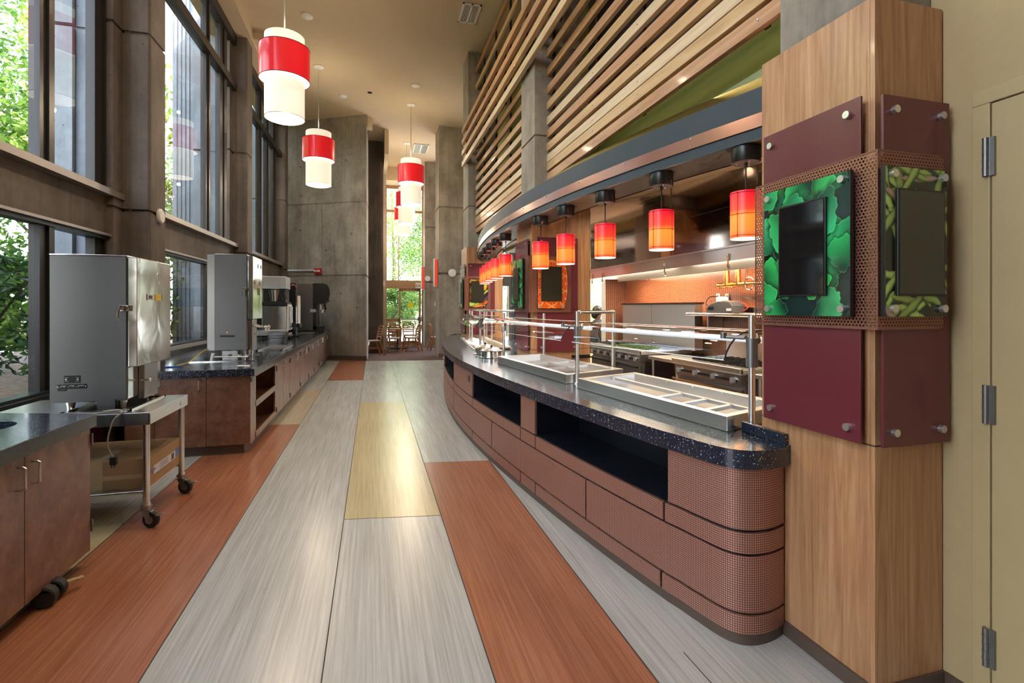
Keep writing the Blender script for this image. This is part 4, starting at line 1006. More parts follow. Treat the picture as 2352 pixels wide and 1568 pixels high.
# =================================================================== printed pictures, painted point by point
import numpy as np
def paint(kind, Wm, Hm, seed, step=.0028):
    rs = np.random.RandomState(seed); nx_ = int(Wm/step)+1; nz_ = int(Hm/step)+1
    U, V = np.meshgrid(np.linspace(0, Wm, nx_), np.linspace(0, Hm, nz_))
    C_ = np.zeros((nz_, nx_, 3))
    # soft mottling
    mot = np.zeros_like(U)
    for _ in range(14):
        f = rs.uniform(15, 90); a = rs.uniform(0, 6.3); mot += np.sin(f*(U*math.cos(a)+V*math.sin(a))+rs.uniform(0, 6.3))
    mot = mot/14
    if kind == 'leaf':
        C_[:] = (.004, .022, .024)
        for i in range(26):
            cx, cz = rs.uniform(-.02, Wm+.02), rs.uniform(-.02, Hm+.02); R_ = rs.uniform(.055, .115); p = rs.uniform(0, 6.3, 4); sq = rs.uniform(.6, 1.0); ro = rs.uniform(0, 3.1)
            du, dv = U-cx, V-cz; a, b = du*math.cos(ro)+dv*math.sin(ro), (-du*math.sin(ro)+dv*math.cos(ro))/sq
            th = np.arctan2(b, a); rr = R_*(1+.13*np.sin(3*th+p[0])+.07*np.sin(7*th+p[1])+.035*np.sin(15*th+p[2])); rho = np.hypot(a, b)/rr
            C_ *= np.where((rho >= 1) & (rho < 1.25), .35+.65*(rho-1)/.25, 1)[..., None]
            t = np.clip(.45+.55*(a*math.cos(p[3])+b*math.sin(p[3]))/R_+.35*mot, 0, 1)[..., None]
            blue = rs.uniform(.6, 1.5)
            col = (1-t)*np.array((.002, .045, .022))+t*np.array((.035, .50, .13*blue))
            vein = np.clip(1-np.abs(np.sin(4*th+2.2*rho+p[1]))*14, 0, 1)*np.clip(1-rho, 0, 1)
            rim = np.clip(1-np.abs(rho-.965)/.03, 0, 1)
            col = col+(vein*.10+rim*.22)[..., None]*np.array((.35, .9, .35))
            C_ = np.where((rho < 1)[..., None], col, C_)
    elif kind == 'bean':
        C_[:] = (.010, .016, .006)
        for i in range(58):
            cx, cz = rs.uniform(0, Wm), rs.uniform(0, Hm); L = rs.uniform(.06, .10); w0 = rs.uniform(.013, .019); k = rs.uniform(-3.5, 3.5); ro = rs.uniform(-.9, .9)+(1.57 if rs.rand() < .3 else 0)
            du, dv = U-cx, V-cz; a, b = du*math.cos(ro)+dv*math.sin(ro), -du*math.sin(ro)+dv*math.cos(ro); b = b-k*a*a
            w_ = w0*np.sqrt(np.clip(1-(a/L)**2, 0, 1))*(1+.13*np.cos(a/L*9.4)); q = np.abs(b)/np.maximum(w_, 1e-6)
            C_ *= np.where((q >= 1) & (q < 1.6) & (np.abs(a) < L), .4+.6*(q-1)/.6, 1)[..., None]
            t = np.clip(1-((b/np.maximum(w_, 1e-6)-.25)**2)*.85+.22*mot, 0, 1)[..., None]
            tone = np.array((.46, .68, .15))*rs.uniform(.6, 1.15) if rs.rand() < .85 else np.array((.48, .34, .22))
            C_ = np.where(((q < 1) & (np.abs(a) < L))[..., None], (1-t)*np.array((.03, .055, .008))+t*tone, C_)
    else:
        C_[:] = (.03, .02, .01)
        S = [(.2, .9, .3, .10, .1, (.70, .38, .04)), (.6, .93, .25, .07, -.3, (.30, .10, .02)), (.85, .72, .26, .10, 1.2, (.85, .45, .02)), (.12, .6, .3, .08, 1.5, (.55, .62, .08)), (.88, .52, .22, .07, .8, (.45, .60, .08)),
             (.8, .36, .36, .075, .95, (.035, .012, .03)), (.9, .3, .34, .05, .95, (.10, .05, .09)), (.35, .10, .35, .12, .1, (.42, .58, .06)), (.12, .12, .3, .12, .3, (.55, .65, .10)), (.62, .12, .36, .045, .6, (.82, .15, .02)), (.74, .14, .36, .045, .7, (.75, .11, .02)), (.88, .12, .36, .045, .8, (.86, .22, .04)), (.1, .38, .25, .06, 1.4, (.5, .1, .03)), (.5, .04, .4, .05, .2, (.8, .3, .06))]
        for (cu, cv, L, w_, ro, tone) in S:
            cx, cz, L, w_ = cu*Wm, cv*Hm, L*Hm*.6, w_*Hm*.75
            du, dv = U-cx, V-cz; a, b = du*math.cos(ro)+dv*math.sin(ro), -du*math.sin(ro)+dv*math.cos(ro)
            q = (a/L)**2+(b/w_)**2+.25*mot
            t = np.clip(1.05-q*.8+.3*mot, 0, 1.2)[..., None]
            C_ = np.where((q < 1)[..., None], t*np.array(tone)+.01, C_*np.where(q < 1.4, .6, 1)[..., None])
    return U, V, np.clip(C_, 0, 1)
def print_mat(name):
    t = NT(name); a = t.n('ShaderNodeVertexColor'); a.layer_name = 'ink'; t.bsdf(a.outputs[0], .2, 0, coat=.3); return t.m
M['ink'] = print_mat('glossy_printed_picture')
def art(kind, seed, face, base, off, a0, a1, z0, z1, parent, bulge=0.0):
    U, V, C_ = paint(kind, a1-a0+bulge, z1-z0, seed)
    nz_, nx_ = U.shape; Wm = a1-a0
    vs = []
    for j in range(nz_):
        z = z0+V[j, 0]; wd = Wm+(bulge*math.sin(PI*V[j, 0]/(z1-z0)) if bulge else 0)
        for i in range(nx_):
            a = a0+wd*i/(nx_-1); vs.append((base-off, a, z) if face == 'L' else (a, base-off, z))
    fs = [(j*nx_+i, j*nx_+i+1, (j+1)*nx_+i+1, (j+1)*nx_+i) for j in range(nz_-1) for i in range(nx_-1)]
    if face == 'L': fs = [f[::-1] for f in fs]
    m = MB(); m.add(vs, fs); o = obj('print', m, M['ink'], parent)
    ca = o.data.color_attributes.new('ink', 'FLOAT_COLOR', 'POINT')
    flat = np.ones((nz_*nx_, 4), dtype=np.float32); flat[:, :3] = C_.reshape(-1, 3); ca.data.foreach_set('color', flat.ravel())
    return o
# =================================================================== RIGHT: service counter
RC = [2.18155635e-05, -8.09830857e-04, 1.18838594e-02, -8.73165814e-02, 3.59567308e-01, -9.40713717e-01, 2.44314508]
def rimx(y):
    r = 0
    for c in RC: r = r*y+c
    return r
near = [(1.825, 1.850), (1.76, 1.828), (1.69, 1.816), (1.62, 1.819), (1.565, 1.840), (1.523, 1.878), (1.495, 1.93), (1.474, 2.0), (1.455, 2.08), (1.438, 2.16)]
nearS = [(p.x, p.y) for p in smooth_curve([Vector((a, b, 0)) for a, b in near], 5)]
RIM = nearS+[(rimx(y), y) for y in [2.24+.12*k for k in range(81)] if y < 11.9]+[(2.07, 11.96)]
def offset_curve(pts, d):
    out_ = []
    for i in range(len(pts)):
        a = Vector(pts[max(i-1, 0)]); b = Vector(pts[min(i+1, len(pts)-1)]); t = (b-a).normalized(); n = Vector((t.y, -t.x)) # to the right of travel = inward
        q = Vector(pts[i])+n*d; out_.append((q.x, q.y))
    return out_
FACE = offset_curve(RIM, .03)
for k in range(len(FACE)):
    if FACE[k][0] > 1.823 and FACE[k][1] < 3: FACE[k] = (1.823, FACE[k][1])
def sub(curve, ya, yb, start=False):
    """points of curve with y in [ya,yb] beyond the near corner; start keeps the corner too"""
    body = [(p[0], p[1]) for p in curve]; i0 = min(range(len(body)), key=lambda i: body[i][1] if body[i][0] < 1.75 else 9)
    res = []
    if start: res = body[:i0+1]
    tail = body[i0:] 
    def at(y):
        for a, b in zip(tail[:-1], tail[1:]):
            if a[1] <= y <= b[1]: f = (y-a[1])/(b[1]-a[1]); return (a[0]+f*(b[0]-a[0]), y)
        return tail[-1]
    if not start: res = [at(ya)]
    res += [p for p in tail if (ya < p[1] < yb) and p not in res]+[at(yb)]
    return res
ct = thing('service_counter', 'long curved service counter clad in copper mosaic with dark open niches, facing the aisle', 'counter', (1.9, 5.5, 0))
OPEN = [(2.25, 3.70), (3.99, 5.44), (6.65, 8.54)]
WELLS = [[(1.715,2.135),(1.534,3.61),(2.14,3.81),(2.31,2.33)], [(1.525,3.83),(1.349,5.46),(1.935,5.67),(2.154,4.05)]]
def inset(q, d):
    cx = sum(p[0] for p in q)/4; cy_ = sum(p[1] for p in q)/4
    return [(p[0]+(cx-p[0])*d*2/.62, p[1]+(cy_-p[1])*d*2/1.55) for p in q]
H1, H2 = inset(WELLS[0], .03), inset(WELLS[1], .03)
# top: front strip, cross pieces, rear strip around the two wells
BK = [(1.824, 2.03), (2.45, 2.06), (2.36, 3.8), (2.19, 5.8), (1.9, 5.92)]
top = MB()
zt0, zt1 = .79, .875
rim = [p for p in RIM]
def rim_to(ya, yb): return [p for p in rim if ya <= p[1] <= yb and p[0] < 1.8]
i_c = [p for p in rim if p[1] < 2.0]
front1 = i_c+[p for p in rim[len(i_c):] if p[1] <= H1[1][1]]
top.prism(front1+[(rimx(H1[1][1]), H1[1][1]), H1[1], H1[0], (1.824, H1[0][1]-.005)], zt0, zt1)
top.prism([(rimx(H1[1][1]), H1[1][1]), (rimx(H2[0][1]), H2[0][1]), H2[0], H1[1]], zt0, zt1)
top.prism([p for p in rim[len(i_c):] if H2[0][1] <= p[1] <= H2[1][1]]+[(rimx(H2[1][1]), H2[1][1]), H2[1], H2[0], (rimx(H2[0][1]), H2[0][1])], zt0, zt1)
top.prism([H1[1], H2[0], H2[3], H1[2]], zt0, zt1)
top.prism([(1.824, H1[0][1]-.005), H1[0], H1[3], (2.42, 2.03), (1.824, 2.03)], zt0, zt1)
top.prism([H1[3], H1[2], H2[3], H2[2], (2.06, 5.9), (2.34, 3.9), (2.42, 2.03)], zt0, zt1)
far_rim = [p for p in rim if p[1] > H2[1][1]]
top.prism([(rimx(H2[1][1]), H2[1][1])]+[p for p in far_rim if p[1] < 5.88]+[(rimx(5.88), 5.88), (2.06, 5.88), H2[2], H2[1]], zt0, zt1)
top.prism([(rimx(5.88), 5.88)]+[p for p in far_rim if 5.88 < p[1] < 6.66]+[(rimx(6.66), 6.66), (1.87, 6.66), (1.87, 5.88)], zt0, zt1)
top.prism([(rimx(6.66), 6.66)]+[p for p in far_rim if 6.66 < p[1] < 10.4]+[(rimx(10.4), 10.4), (2.5, 10.4), (2.5, 6.66)], zt0, zt1)
top.prism([(rimx(10.4), 10.4)]+[p for p in far_rim if p[1] > 10.4]+[(1.89, 11.9), (1.89, 10.4)], zt0, zt1)
obj('countertop', top, M['counter'], ct)
m = MB(); m.box(1.795, 1.823, 1.86, 2.13, .875, .925); obj('end_splash', m, M['counter'], ct, bevel=.003)
# carcass (dark) behind panels
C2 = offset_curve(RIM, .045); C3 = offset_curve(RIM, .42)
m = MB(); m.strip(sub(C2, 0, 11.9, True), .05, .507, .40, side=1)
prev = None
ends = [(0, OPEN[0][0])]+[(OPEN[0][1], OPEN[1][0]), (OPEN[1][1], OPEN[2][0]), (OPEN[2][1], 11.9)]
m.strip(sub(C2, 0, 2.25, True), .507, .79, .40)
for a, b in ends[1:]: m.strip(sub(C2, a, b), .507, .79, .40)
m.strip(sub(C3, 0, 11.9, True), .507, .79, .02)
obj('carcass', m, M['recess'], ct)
m = MB(); m.strip(sub(offset_curve(RIM, .05), 0, 11.9, True), 0, .06, .3); m.strip(sub(offset_curve(RIM, .036), 0, 11.9, True), 0, .052, .014)
obj('base_trim', m, M['base_brown'], ct)
g = .008
def pan(ya, yb, z0, z1, start=False, mat='mosaic'):
    m = MB(); m.strip(sub(FACE, ya+(0 if start else g), yb-g, start), z0, z1, .016); obj('cladding_panel', m, M[mat], ct)
pan(0, 2.25, .514, .79, True); pan(3.70, 3.99, .514, .79); pan(5.44, 6.65, .514, .79); pan(8.54, 11.9, .514, .79)
pan(0, 2.27, .408, .500, True)
for a, b in ((2.27, 3.70), (3.70, 3.99), (3.99, 5.44), (5.44, 6.65), (6.65, 11.9)): pan(a, b, .408, .500)
pan(0, 2.97, .147, .396, True)
for a, b in ((2.97, 4.72), (4.72, 6.65), (6.65, 11.9)): pan(a, b, .147, .396)
pan(0, 2.29, .052, .135, True)
for a, b in ((2.29, 3.70), (3.70, 3.99), (3.99, 5.44), (5.44, 11.9)): pan(a, b, .052, .135)
m = MB(); p = sub(FACE, 5.55, 5.63); m.strip(offset_curve(p, -.002), .66, .73, .004); obj('outlet_cover', m, M['black'], ct)

# food wells
def well(q, label, bars, z0=.875, z1=.952):
    t = thing('food_well', label, 'food well', (sum(p[0] for p in q)/4, sum(p[1] for p in q)/4, z0), 'steel food wells in the service counter')
    qi = inset(q, .055); qb = inset(q, .06)
    m = MB(); n = 4
    vs = [(x, y, z0) for x, y in q]+[(x, y, z1) for x, y in q]+[(x, y, z1) for x, y in qi]+[(x, y, .80) for x, y in qb]
    fs = []
    for i in range(4):
        j = (i+1) % 4
        fs += [(i, j, 4+j, 4+i), (4+i, 4+j, 8+j, 8+i), (8+i, 8+j, 12+j, 12+i)]
    fs += [(12, 13, 14, 15)]
    m.add(vs, fs); o = obj('basin', m, M['ss'], t, bevel=.003)
    m = MB(); ql = inset(q, -.006); m.prism(ql, z0, z0+.006); obj('flange', m, M['ss_dark'], t)
    bm_ = MB()
    def P2(u, v): # u along 0->1, v across
        a = Vector(qi[0]).lerp(Vector(qi[1]), u); b = Vector(qi[3]).lerp(Vector(qi[2]), u); r = a.lerp(b, v); return (r.x, r.y, z1-.022)
    for (u0, v0, u1, v1) in bars: bm_.bar(P2(u0, v0), P2(u1, v1), .032, .02)
    obj('adapter_bar', bm_, M['alu'], t)
    s = MB()
    for u in (.1, .3, .5, .7, .9):
        a = P2(u, .995); s.sphere((a[0], a[1], z1-.012), .004, 6)
    obj('rivet', s, M['alu'], t)
    return t
well(WELLS[0], 'stainless food well with divider bars, closest to the burgundy menu column', [(0, .55, .98, .55), (.12, 0, .12, .55), (.26, 0, .26, .55), (.42, 0, .42, .55)])
well(WELLS[1], 'stainless food well with a cross-shaped divider, beside the column with the citrus print', [(.30, 0, .30, 1), (0, .5, .55, .5), (.55, 0, .55, 1)])

# sneeze guard
GC = offset_curve(RIM, .27)
M['tube_lit'] = shade_mat('lit_lamp_tube', (.92,.95,1.0), .55)
def guard(ya, yb, label, posts, tag_near, lamp=0):
    t = thing('sneeze_guard', label, 'sneeze guard', (rimx((ya+yb)/2)+.5, (ya+yb)/2, .875), 'sneeze guards on the service counter')
    pr = [(0, 1.225), (.015, 1.262), (.045, 1.305), (.09, 1.343), (.145, 1.366), (.20, 1.374), (.34, 1.374)]
    N = 26; m = MB(); vs = []
    for k in range(N+1):
        y = ya+(yb-ya)*k/N; x = rimx(y)+.345; dx = (rimx(y+.01)-rimx(y-.01))/.02; nv = Vector((1, -dx)).normalized()
        for d, z in pr: vs.append((x+nv.x*d, y+nv.y*d, z))
    n = len(pr); fs = [(k*n+i, (k+1)*n+i, (k+1)*n+i+1, k*n+i+1) for k in range(N) for i in range(n-1)]
    m.add(vs, fs, 0, True); o = obj('glass_canopy', m, M['guard'], t)
    e = MB(); e.tube([vs[i] for i in range(n)], .0045, 6); obj('glass_edge', e, M['black_m'], t)
    e = MB(); e.tube([vs[k*n+0] for k in range(N+1)], .003, 6); e.tube([vs[k*n+n-1] for k in range(N+1)], .003, 6); obj('polished_rim', e, M['alu'], t)
    e = MB(); e.tube([(vs[k*n+5][0]+.08, vs[k*n+5][1], 1.322) for k in range(N+1)], .017, 14); obj('lamp_tube', e, M['tube_lit'], t)
    if lamp: area('well_lamp', (rimx((ya+yb)/2)+.60, (ya+yb)/2, 1.295), (0, 0, .10), .05, (yb-ya)*.85, lamp, (1, .97, .92))
    for (x, y, zt, thick) in posts:
        e = MB(); e.cyl(x, y, .875, .885, .036, 24); e.cyl(x, y, .885, zt, .0165, 20)
        p = obj('post', e, M['ss'], t)
        if thick:
            e = MB(); e.cyl(x, y, 1.20, 1.345, .028, 20); e.tube([(x, y, 1.33), (x-.03, y+.02, 1.352)], .011, 10); e.tube([(x-.02, y+.03, 1.345), (x-.08, y+.10, 1.348)], .010, 10); e.cyl(x-.085, y+.105, 1.34, 1.372, .016, 14); e.tube([(x+.03, y, 1.33), (x+.05, y+.03, 1.352)], .02, 10)
            obj('clamp', e, M['hplate'], p)
    return t
guard(2.22, 3.72, 'curved glass sneeze guard over the food well nearest the burgundy menu column', [(1.845, 2.115, 1.46, True), (1.623, 3.836, 1.47, True), (2.183, 4.302, 1.30, False)], True, 9)
guard(3.90, 6.45, 'curved glass sneeze guard beside the citrus print column', [(1.613, 6.212, 1.43, True), (2.006, 5.78, 1.43, False)], False, 9)
guard(6.75, 9.2, 'curved glass sneeze guard over the roller shelf', [(1.438, 6.843, 1.46, True), (1.731, 8.962, 1.44, True), (2.05, 8.75, 1.44, False)], False, 8)
guard(9.35, 10.35, 'short curved glass guard at the far end of the service counter', [(1.92, 10.2, 1.45, True), (2.28, 10.2, 1.44, False)], False)
# serving shelves: metal pass rails on legs
def pass_rail(pts, label, legs):
    t = thing('pass_rail', label, 'rail', (pts[0][0], pts[0][1], .875), 'rails above the service counter')
    m = MB(); m.tube(pts, .016, 12); obj('rail', m, M['ss_bright'], t)
    for x, y in legs:
        m = MB(); m.cyl(x, y, .875, pts[0][2], .016, 14); m.cyl(x, y, .875, .885, .03, 18); obj('leg', m, M['ss'], t)
pass_rail([(1.64, 3.84, 1.46), (1.80, 4.02, 1.46), (2.20, 4.32, 1.46)], 'steel rail bridging the two food wells', [(2.20, 4.32)])
pass_rail([(1.95, 10.0, 1.45), (1.75, 8.0, 1.45), (1.85, 7.2, 1.45), (2.02, 6.72, 1.45)], 'steel rail above the far end of the service counter', [(1.75, 8.0), (2.02, 6.72)])
# roller shelf
t = thing('roller_shelf', 'steel roller shelf with parallel bars at the far end of the service counter', 'roller shelf', (1.8, 8.6, .875))
m = MB(); m.bar((1.42, 7.15, .885), (1.72, 10.1, .885), .02, .02); m.bar((1.98, 7.15, .885), (2.2, 10.1, .885), .02, .02); obj('side_rail', m, M['ss'], t)
m = MB()
for k in range(20):
    f = k/19; m.tube([(1.43+.29*f, 7.2+2.85*f, .90), (1.97+.22*f, 7.2+2.85*f, .90)], .022, 10)
obj('roller', m, M['ss_bright'], t)
# soup warmers
sw = None
for i, (x, y, l) in enumerate(((1.46, 6.62, 'round steel soup warmer with a lifted lid, toward the far end of the counter'), (1.43, 6.12, 'round steel soup warmer beside the cross-divided food well'))):
    t = thing('soup_warmer', l, 'soup warmer', (x, y, .875), 'round soup warmers on the service counter')
    m = MB(); m.lathe(x, y, [(0, .875), (.15, .875), (.155, .883), (.125, .886), (.12, .95), (.145, .955), (.145, .965), (.11, .968), (0, .93)], 36); obj('pot', m, M['ss_bright'], t)
    m = MB(); m.lathe(x+.01, y+.02, [(.11, .968), (.08, .992), (.03, 1.0), (0, 1.002)], 30); obj('lid', m, M['ss'], t)
    m = MB(); m.box(x-.015, x+.015, y-.006, y+.006, 1.0, 1.03); obj('lid_knob', m, M['black'], t, bevel=.003)

# =================================================================== menu columns
def standoff(m, c, n): c = Vector(c); n = Vector(n); m.tube([c-n*.035, c], .008, 10); m.tube([c-n*.004, c+n*.016], .0145, 18)
def wood_column(name, xc, yc, W_, L, top, label):
    t = thing(name, label, 'column', (xc+W_/2, yc+L/2, 0), 'timber-clad columns of the servery')
    m = MB(); m.box(xc, xc+W_*.985, yc, yc+.02, .065, .972); m.box(xc, xc+W_*.985, yc, yc+.02, .978, top); obj('cladding', m, M['w_col'], t, bevel=.002)
    m = MB(); m.box(xc, xc+.02, yc+.0205, yc+L, .065, .972); m.box(xc, xc+.02, yc+.0205, yc+L, .978, top); obj('cladding', m, M['w_col'], t, bevel=.002)
    m = MB(); m.box(xc+.004, xc+W_-.004, yc+.004, yc+L-.004, .06, top-.001); obj('core', m, M['base_brown'], t)
    m = MB(); m.box(xc+W_-.02, xc+W_, yc+.02, yc+L, .065, top); m.box(xc+.02, xc+W_-.02, yc+L-.02, yc+L, .065, top); obj('back_cladding', m, M['w_col'], t)
    m = MB(); m.box(xc-.01, xc+W_, yc-.01, yc+L+.01, 0, .065); obj('base_trim', m, M['base_brown'], t)
    return t
wood_column('menu_column', 1.825, 1.455, .353, .57, 2.68, 'wood-veneered column beside the tan door, at the near end of the counter')
wood_column('menu_column', 1.90, 5.93, .795, .67, 2.83, 'wood-veneered column with the citrus print, halfway along the servery')
wood_column('menu_column', 1.90, 10.42, .79, .66, 2.78, 'wood-veneered column with the vegetable print, at the far end of the servery')
def menu_face(kind, base, along, z0, z1, pic, pz, scr, sz, picmat, scrmat, label, board=None, bulge=False):
    """kind 'L' = face looking -x at x=base, 'F' = face looking -y at y=base; ranges along the face"""
    n = Vector((-1,0,0)) if kind == 'L' else Vector((0,-1,0))
    def bx(m, d0, d1, a0, a1, zz0, zz1):
        if kind == 'L': m.box(base-d1, base-d0, a0, a1, zz0, zz1)
        else: m.box(a0, a1, base-d1, base-d0, zz0, zz1)
        return m
    def pt(a, z, d): return (base-d, a, z) if kind == 'L' else (a, base-d, z)
    mid = (along[0]+along[1])/2
    t = thing('menu_board', label, 'menu board', pt(mid, z0, .02), 'menu boards on the timber columns')
    m = bx(MB(), .028, .038, along[0], along[1], z0, z1); b = obj('backing_panel', m, M['burg'], t, bevel=.001)
    for a in (along[0]+.05, along[1]-.05):
        for z in (z0+.055, z1-.055): m = MB(); standoff(m, pt(a, z, .038), n); obj('standoff', m, M['alu'], b)
    if bulge:
        a0, a1 = pic; zz0, zz1 = pz; K = 14; poly = [(a0, zz0)]+[(a1+.05*math.sin(PI*k/K), zz0+(zz1-zz0)*k/K) for k in range(K+1)]+[(a0, zz1)]
        m = MB(); n_ = len(poly); vs = [(a, base-.072, z) for a, z in poly]+[(a, base-.062, z) for a, z in poly]
        m.add(vs, [tuple(range(n_)), tuple(range(n_, 2*n_))[::-1]]+[(i, i+n_, (i+1)%n_+n_, (i+1)%n_) for i in range(n_)])
    else: m = bx(MB(), .062, .080, pic[0], pic[1], pz[0], pz[1])
    p = obj('picture_panel', m, picmat if picmat == M['citrus'] else M['black'], t, bevel=.0008)
    if picmat != M['citrus']:
        ak = {M['leafpic'].name: 'leaf', M['beanpic'].name: 'bean', M['vegpic'].name: 'veg'}[picmat.name]
        art(ak, int(base*100+along[0]*10), kind, base, .0726 if bulge else .0806, pic[0]+.001, pic[1]-.001, pz[0]+.001, pz[1]-.001, p, .05 if bulge else 0)
    for a in (pic[0]+.03, pic[1]-.03):
        for z in (pz[0]+.03, pz[1]-.03): m = MB(); standoff(m, pt(a, z, .080 if not bulge else .072), n); obj('standoff', m, M['alu'], p)
    m = bx(MB(), .080, .092, scr[0]-.004, scr[1]+.004, sz[0]-.004, sz[1]+.004); f = obj('screen_frame', m, M['black'], t, bevel=.002)
    m = bx(MB(), .092, .094, scr[0]+.004, scr[1]-.004, sz[0]+.004, sz[1]-.004); obj('screen', m, scrmat, f)
    return t
def wrap(xc, yc, L, W_, z0, z1, label):
    m = MB(); t_ = .002; d = .052
    m.add([(xc-d, yc-d, z0), (xc-d, yc+L, z0), (xc-d, yc+L, z1), (xc-d, yc-d, z1)], [(0,1,2,3)])
    m.add([(xc-d, yc-d, z0), (xc+W_, yc-d, z0), (xc+W_, yc-d, z1), (xc-d, yc-d, z1)], [(0,1,2,3)])
    o = obj('perforated_sheet', m, M['perf']); tag(o, label, 'perforated sheet', 'perforated copper wraps')
    e = MB(); b = 3*.0016
    for z in (z0, z1-.006): e.box(xc-d-.001, xc-d+.002, yc-d, yc+L, z, z+.006); e.box(xc-d-.001, xc+W_, yc-d-.001, yc-d+.002, z, z+.006)
    e.box(xc-d-.001, xc-d+.002, yc+L-.005, yc+L, z0, z1); e.box(xc-d-.002, xc-d+.004, yc-d-.002, yc-d+.004, z0, z1)
    obj('edge_fold', e, M['copper_band'], o)
menu_face('L', 1.825, (1.481, 1.972), .98, 2.305, (1.488, 1.921), (1.465, 2.024), (1.590, 1.822), (1.552, 1.938), M['leafpic'], M['screen'], 'dark screen framed by a green lettuce leaf print, facing the aisle on the nearest column')
menu_face('F', 1.455, (1.818, 2.153), .98, 2.29, (1.774, 2.077), (1.466, 2.012), (1.822, 2.046), (1.546, 1.928), M['beanpic'], M['screen_w'], 'screen framed by an edamame pod print, facing the viewer beside the tan door')
wrap(1.825, 1.455, .555, .275, 1.418, 2.078, 'perforated copper sheet wrapped around the corner of the nearest column')
menu_face('L', 1.90, (5.98, 6.55), .95, 2.36, (6.07, 6.60), (1.49, 2.125), (6.21, 6.47), (1.59, 2.01), M['leafpic'], M['screen_w'], 'screen with green print facing the aisle on the middle column')
menu_face('F', 5.93, (1.96, 2.50), .95, 2.375, (1.96, 2.30), (1.49, 2.09), (2.00, 2.262), (1.588, 2.005), M['citrus'], M['screen_w'], 'screen framed by a blood orange slice print, on the middle column', None, True)
wrap(1.90, 5.93, .60, .50, 1.44, 2.14, 'perforated copper sheet around the middle column behind the citrus print')
menu_face('L', 1.90, (10.46, 11.0), .95, 2.42, (10.5, 10.98), (1.49, 2.11), (10.62, 10.86), (1.59, 2.03), M['leafpic'], M['screen_w'], 'screen with green print facing the aisle on the farthest column')
menu_face('F', 10.42, (1.925, 2.50), .95, 2.43, (1.945, 2.30), (1.505, 2.11), (1.984, 2.247), (1.61, 2.052), M['vegpic'], M['screen_w'], 'screen framed by a mixed vegetable print, on the farthest column', None, True)
wrap(1.90, 10.42, .60, .50, 1.44, 2.16, 'perforated copper sheet around the farthest column behind the vegetable print')
# concrete columns above
def conc_col(x0, x1, y0, y1, zs):
    m = MB()
    for a, b in zip(zs[:-1], zs[1:]):
        m.box(x0, x1, y0, y1, a+.012, b-.012); m.box(x0+.02, x1-.02, y0+.02, y1-.02, b-.012, b+.012)
    struct('upper_column', m, M['conc'])
conc_col(1.94, 2.17, 1.50, 2.03, [2.68, 4.52, 6.95]); conc_col(1.95, 2.60, 5.97, 6.55, [2.84, 3.66, 4.80, 6.95]); conc_col(1.95, 2.60, 10.52, 11.12, [2.78, 3.66, 4.80, 6.95])

# =================================================================== canopy
CCo = [-5.40643348e-05, 4.26780413e-04, 3.90527513e-02, -5.02559727e-01, 3.28671762]
def canx(y):
    r = 0
    for c in CCo: r = r*y+c
    return r
CAN = [(canx(y), y) for y in [2.06+.12*k for k in range(72)]]+[(2.22, 10.75), (2.32, 10.95)]
t = thing('canopy_beam', 'curved blue-black canopy beam with a riveted copper band over the service counter', 'canopy', (2.1, 6, 2.53))
m = MB(); m.strip(CAN, 2.68, 2.842, .02); m.strip(CAN, 2.53, 2.60, .02, side=1); m.strip(offset_curve(CAN, .018), 2.585, 2.69, .02); obj('fascia', m, M['blue_black'], t)
m = MB(); m.strip(offset_curve(CAN, -.012), 2.598, 2.682, .03); obj('copper_band', m, M['copper_band'], t)
m = MB(); m.strip(offset_curve(CAN, .02), 2.53, 2.545, .36); m.strip(offset_curve(CAN, .36), 2.53, 2.84, .02); m.strip(offset_curve(CAN, .02), 2.825, 2.84, .36); obj('underside', m, M['black_m'] if False else plain('canopy_underside', (.028,.023,.021), .28), t)
m = MB(); m.strip(offset_curve(CAN, .365), 2.84, 3.07, .015); obj('rear_riser', m, M['gold'], t)
m = MB()
for k in range(12):
    y = 2.35+k*.66; x = canx(y)
    for z in (2.615, 2.665): m.sphere((x-.014, y, z), .0065, 6)
obj('rivet', m, M['alu'], t)
kc = MB(); kc.prism(offset_curve(CAN, .385)+[(7.6, 10.95), (7.6, 2.06)], 3.02, 3.08); kc.box(2.7, 7.6, 10.95, 13.4, 3.02, 3.08)
struct('ceiling_kitchen', kc, M['soffit'])
area('cove_lamp', (3.02, 4.2, 3.11), (0, math.radians(-135), 0), .08, 4.2, 9, (1, .9, .65))
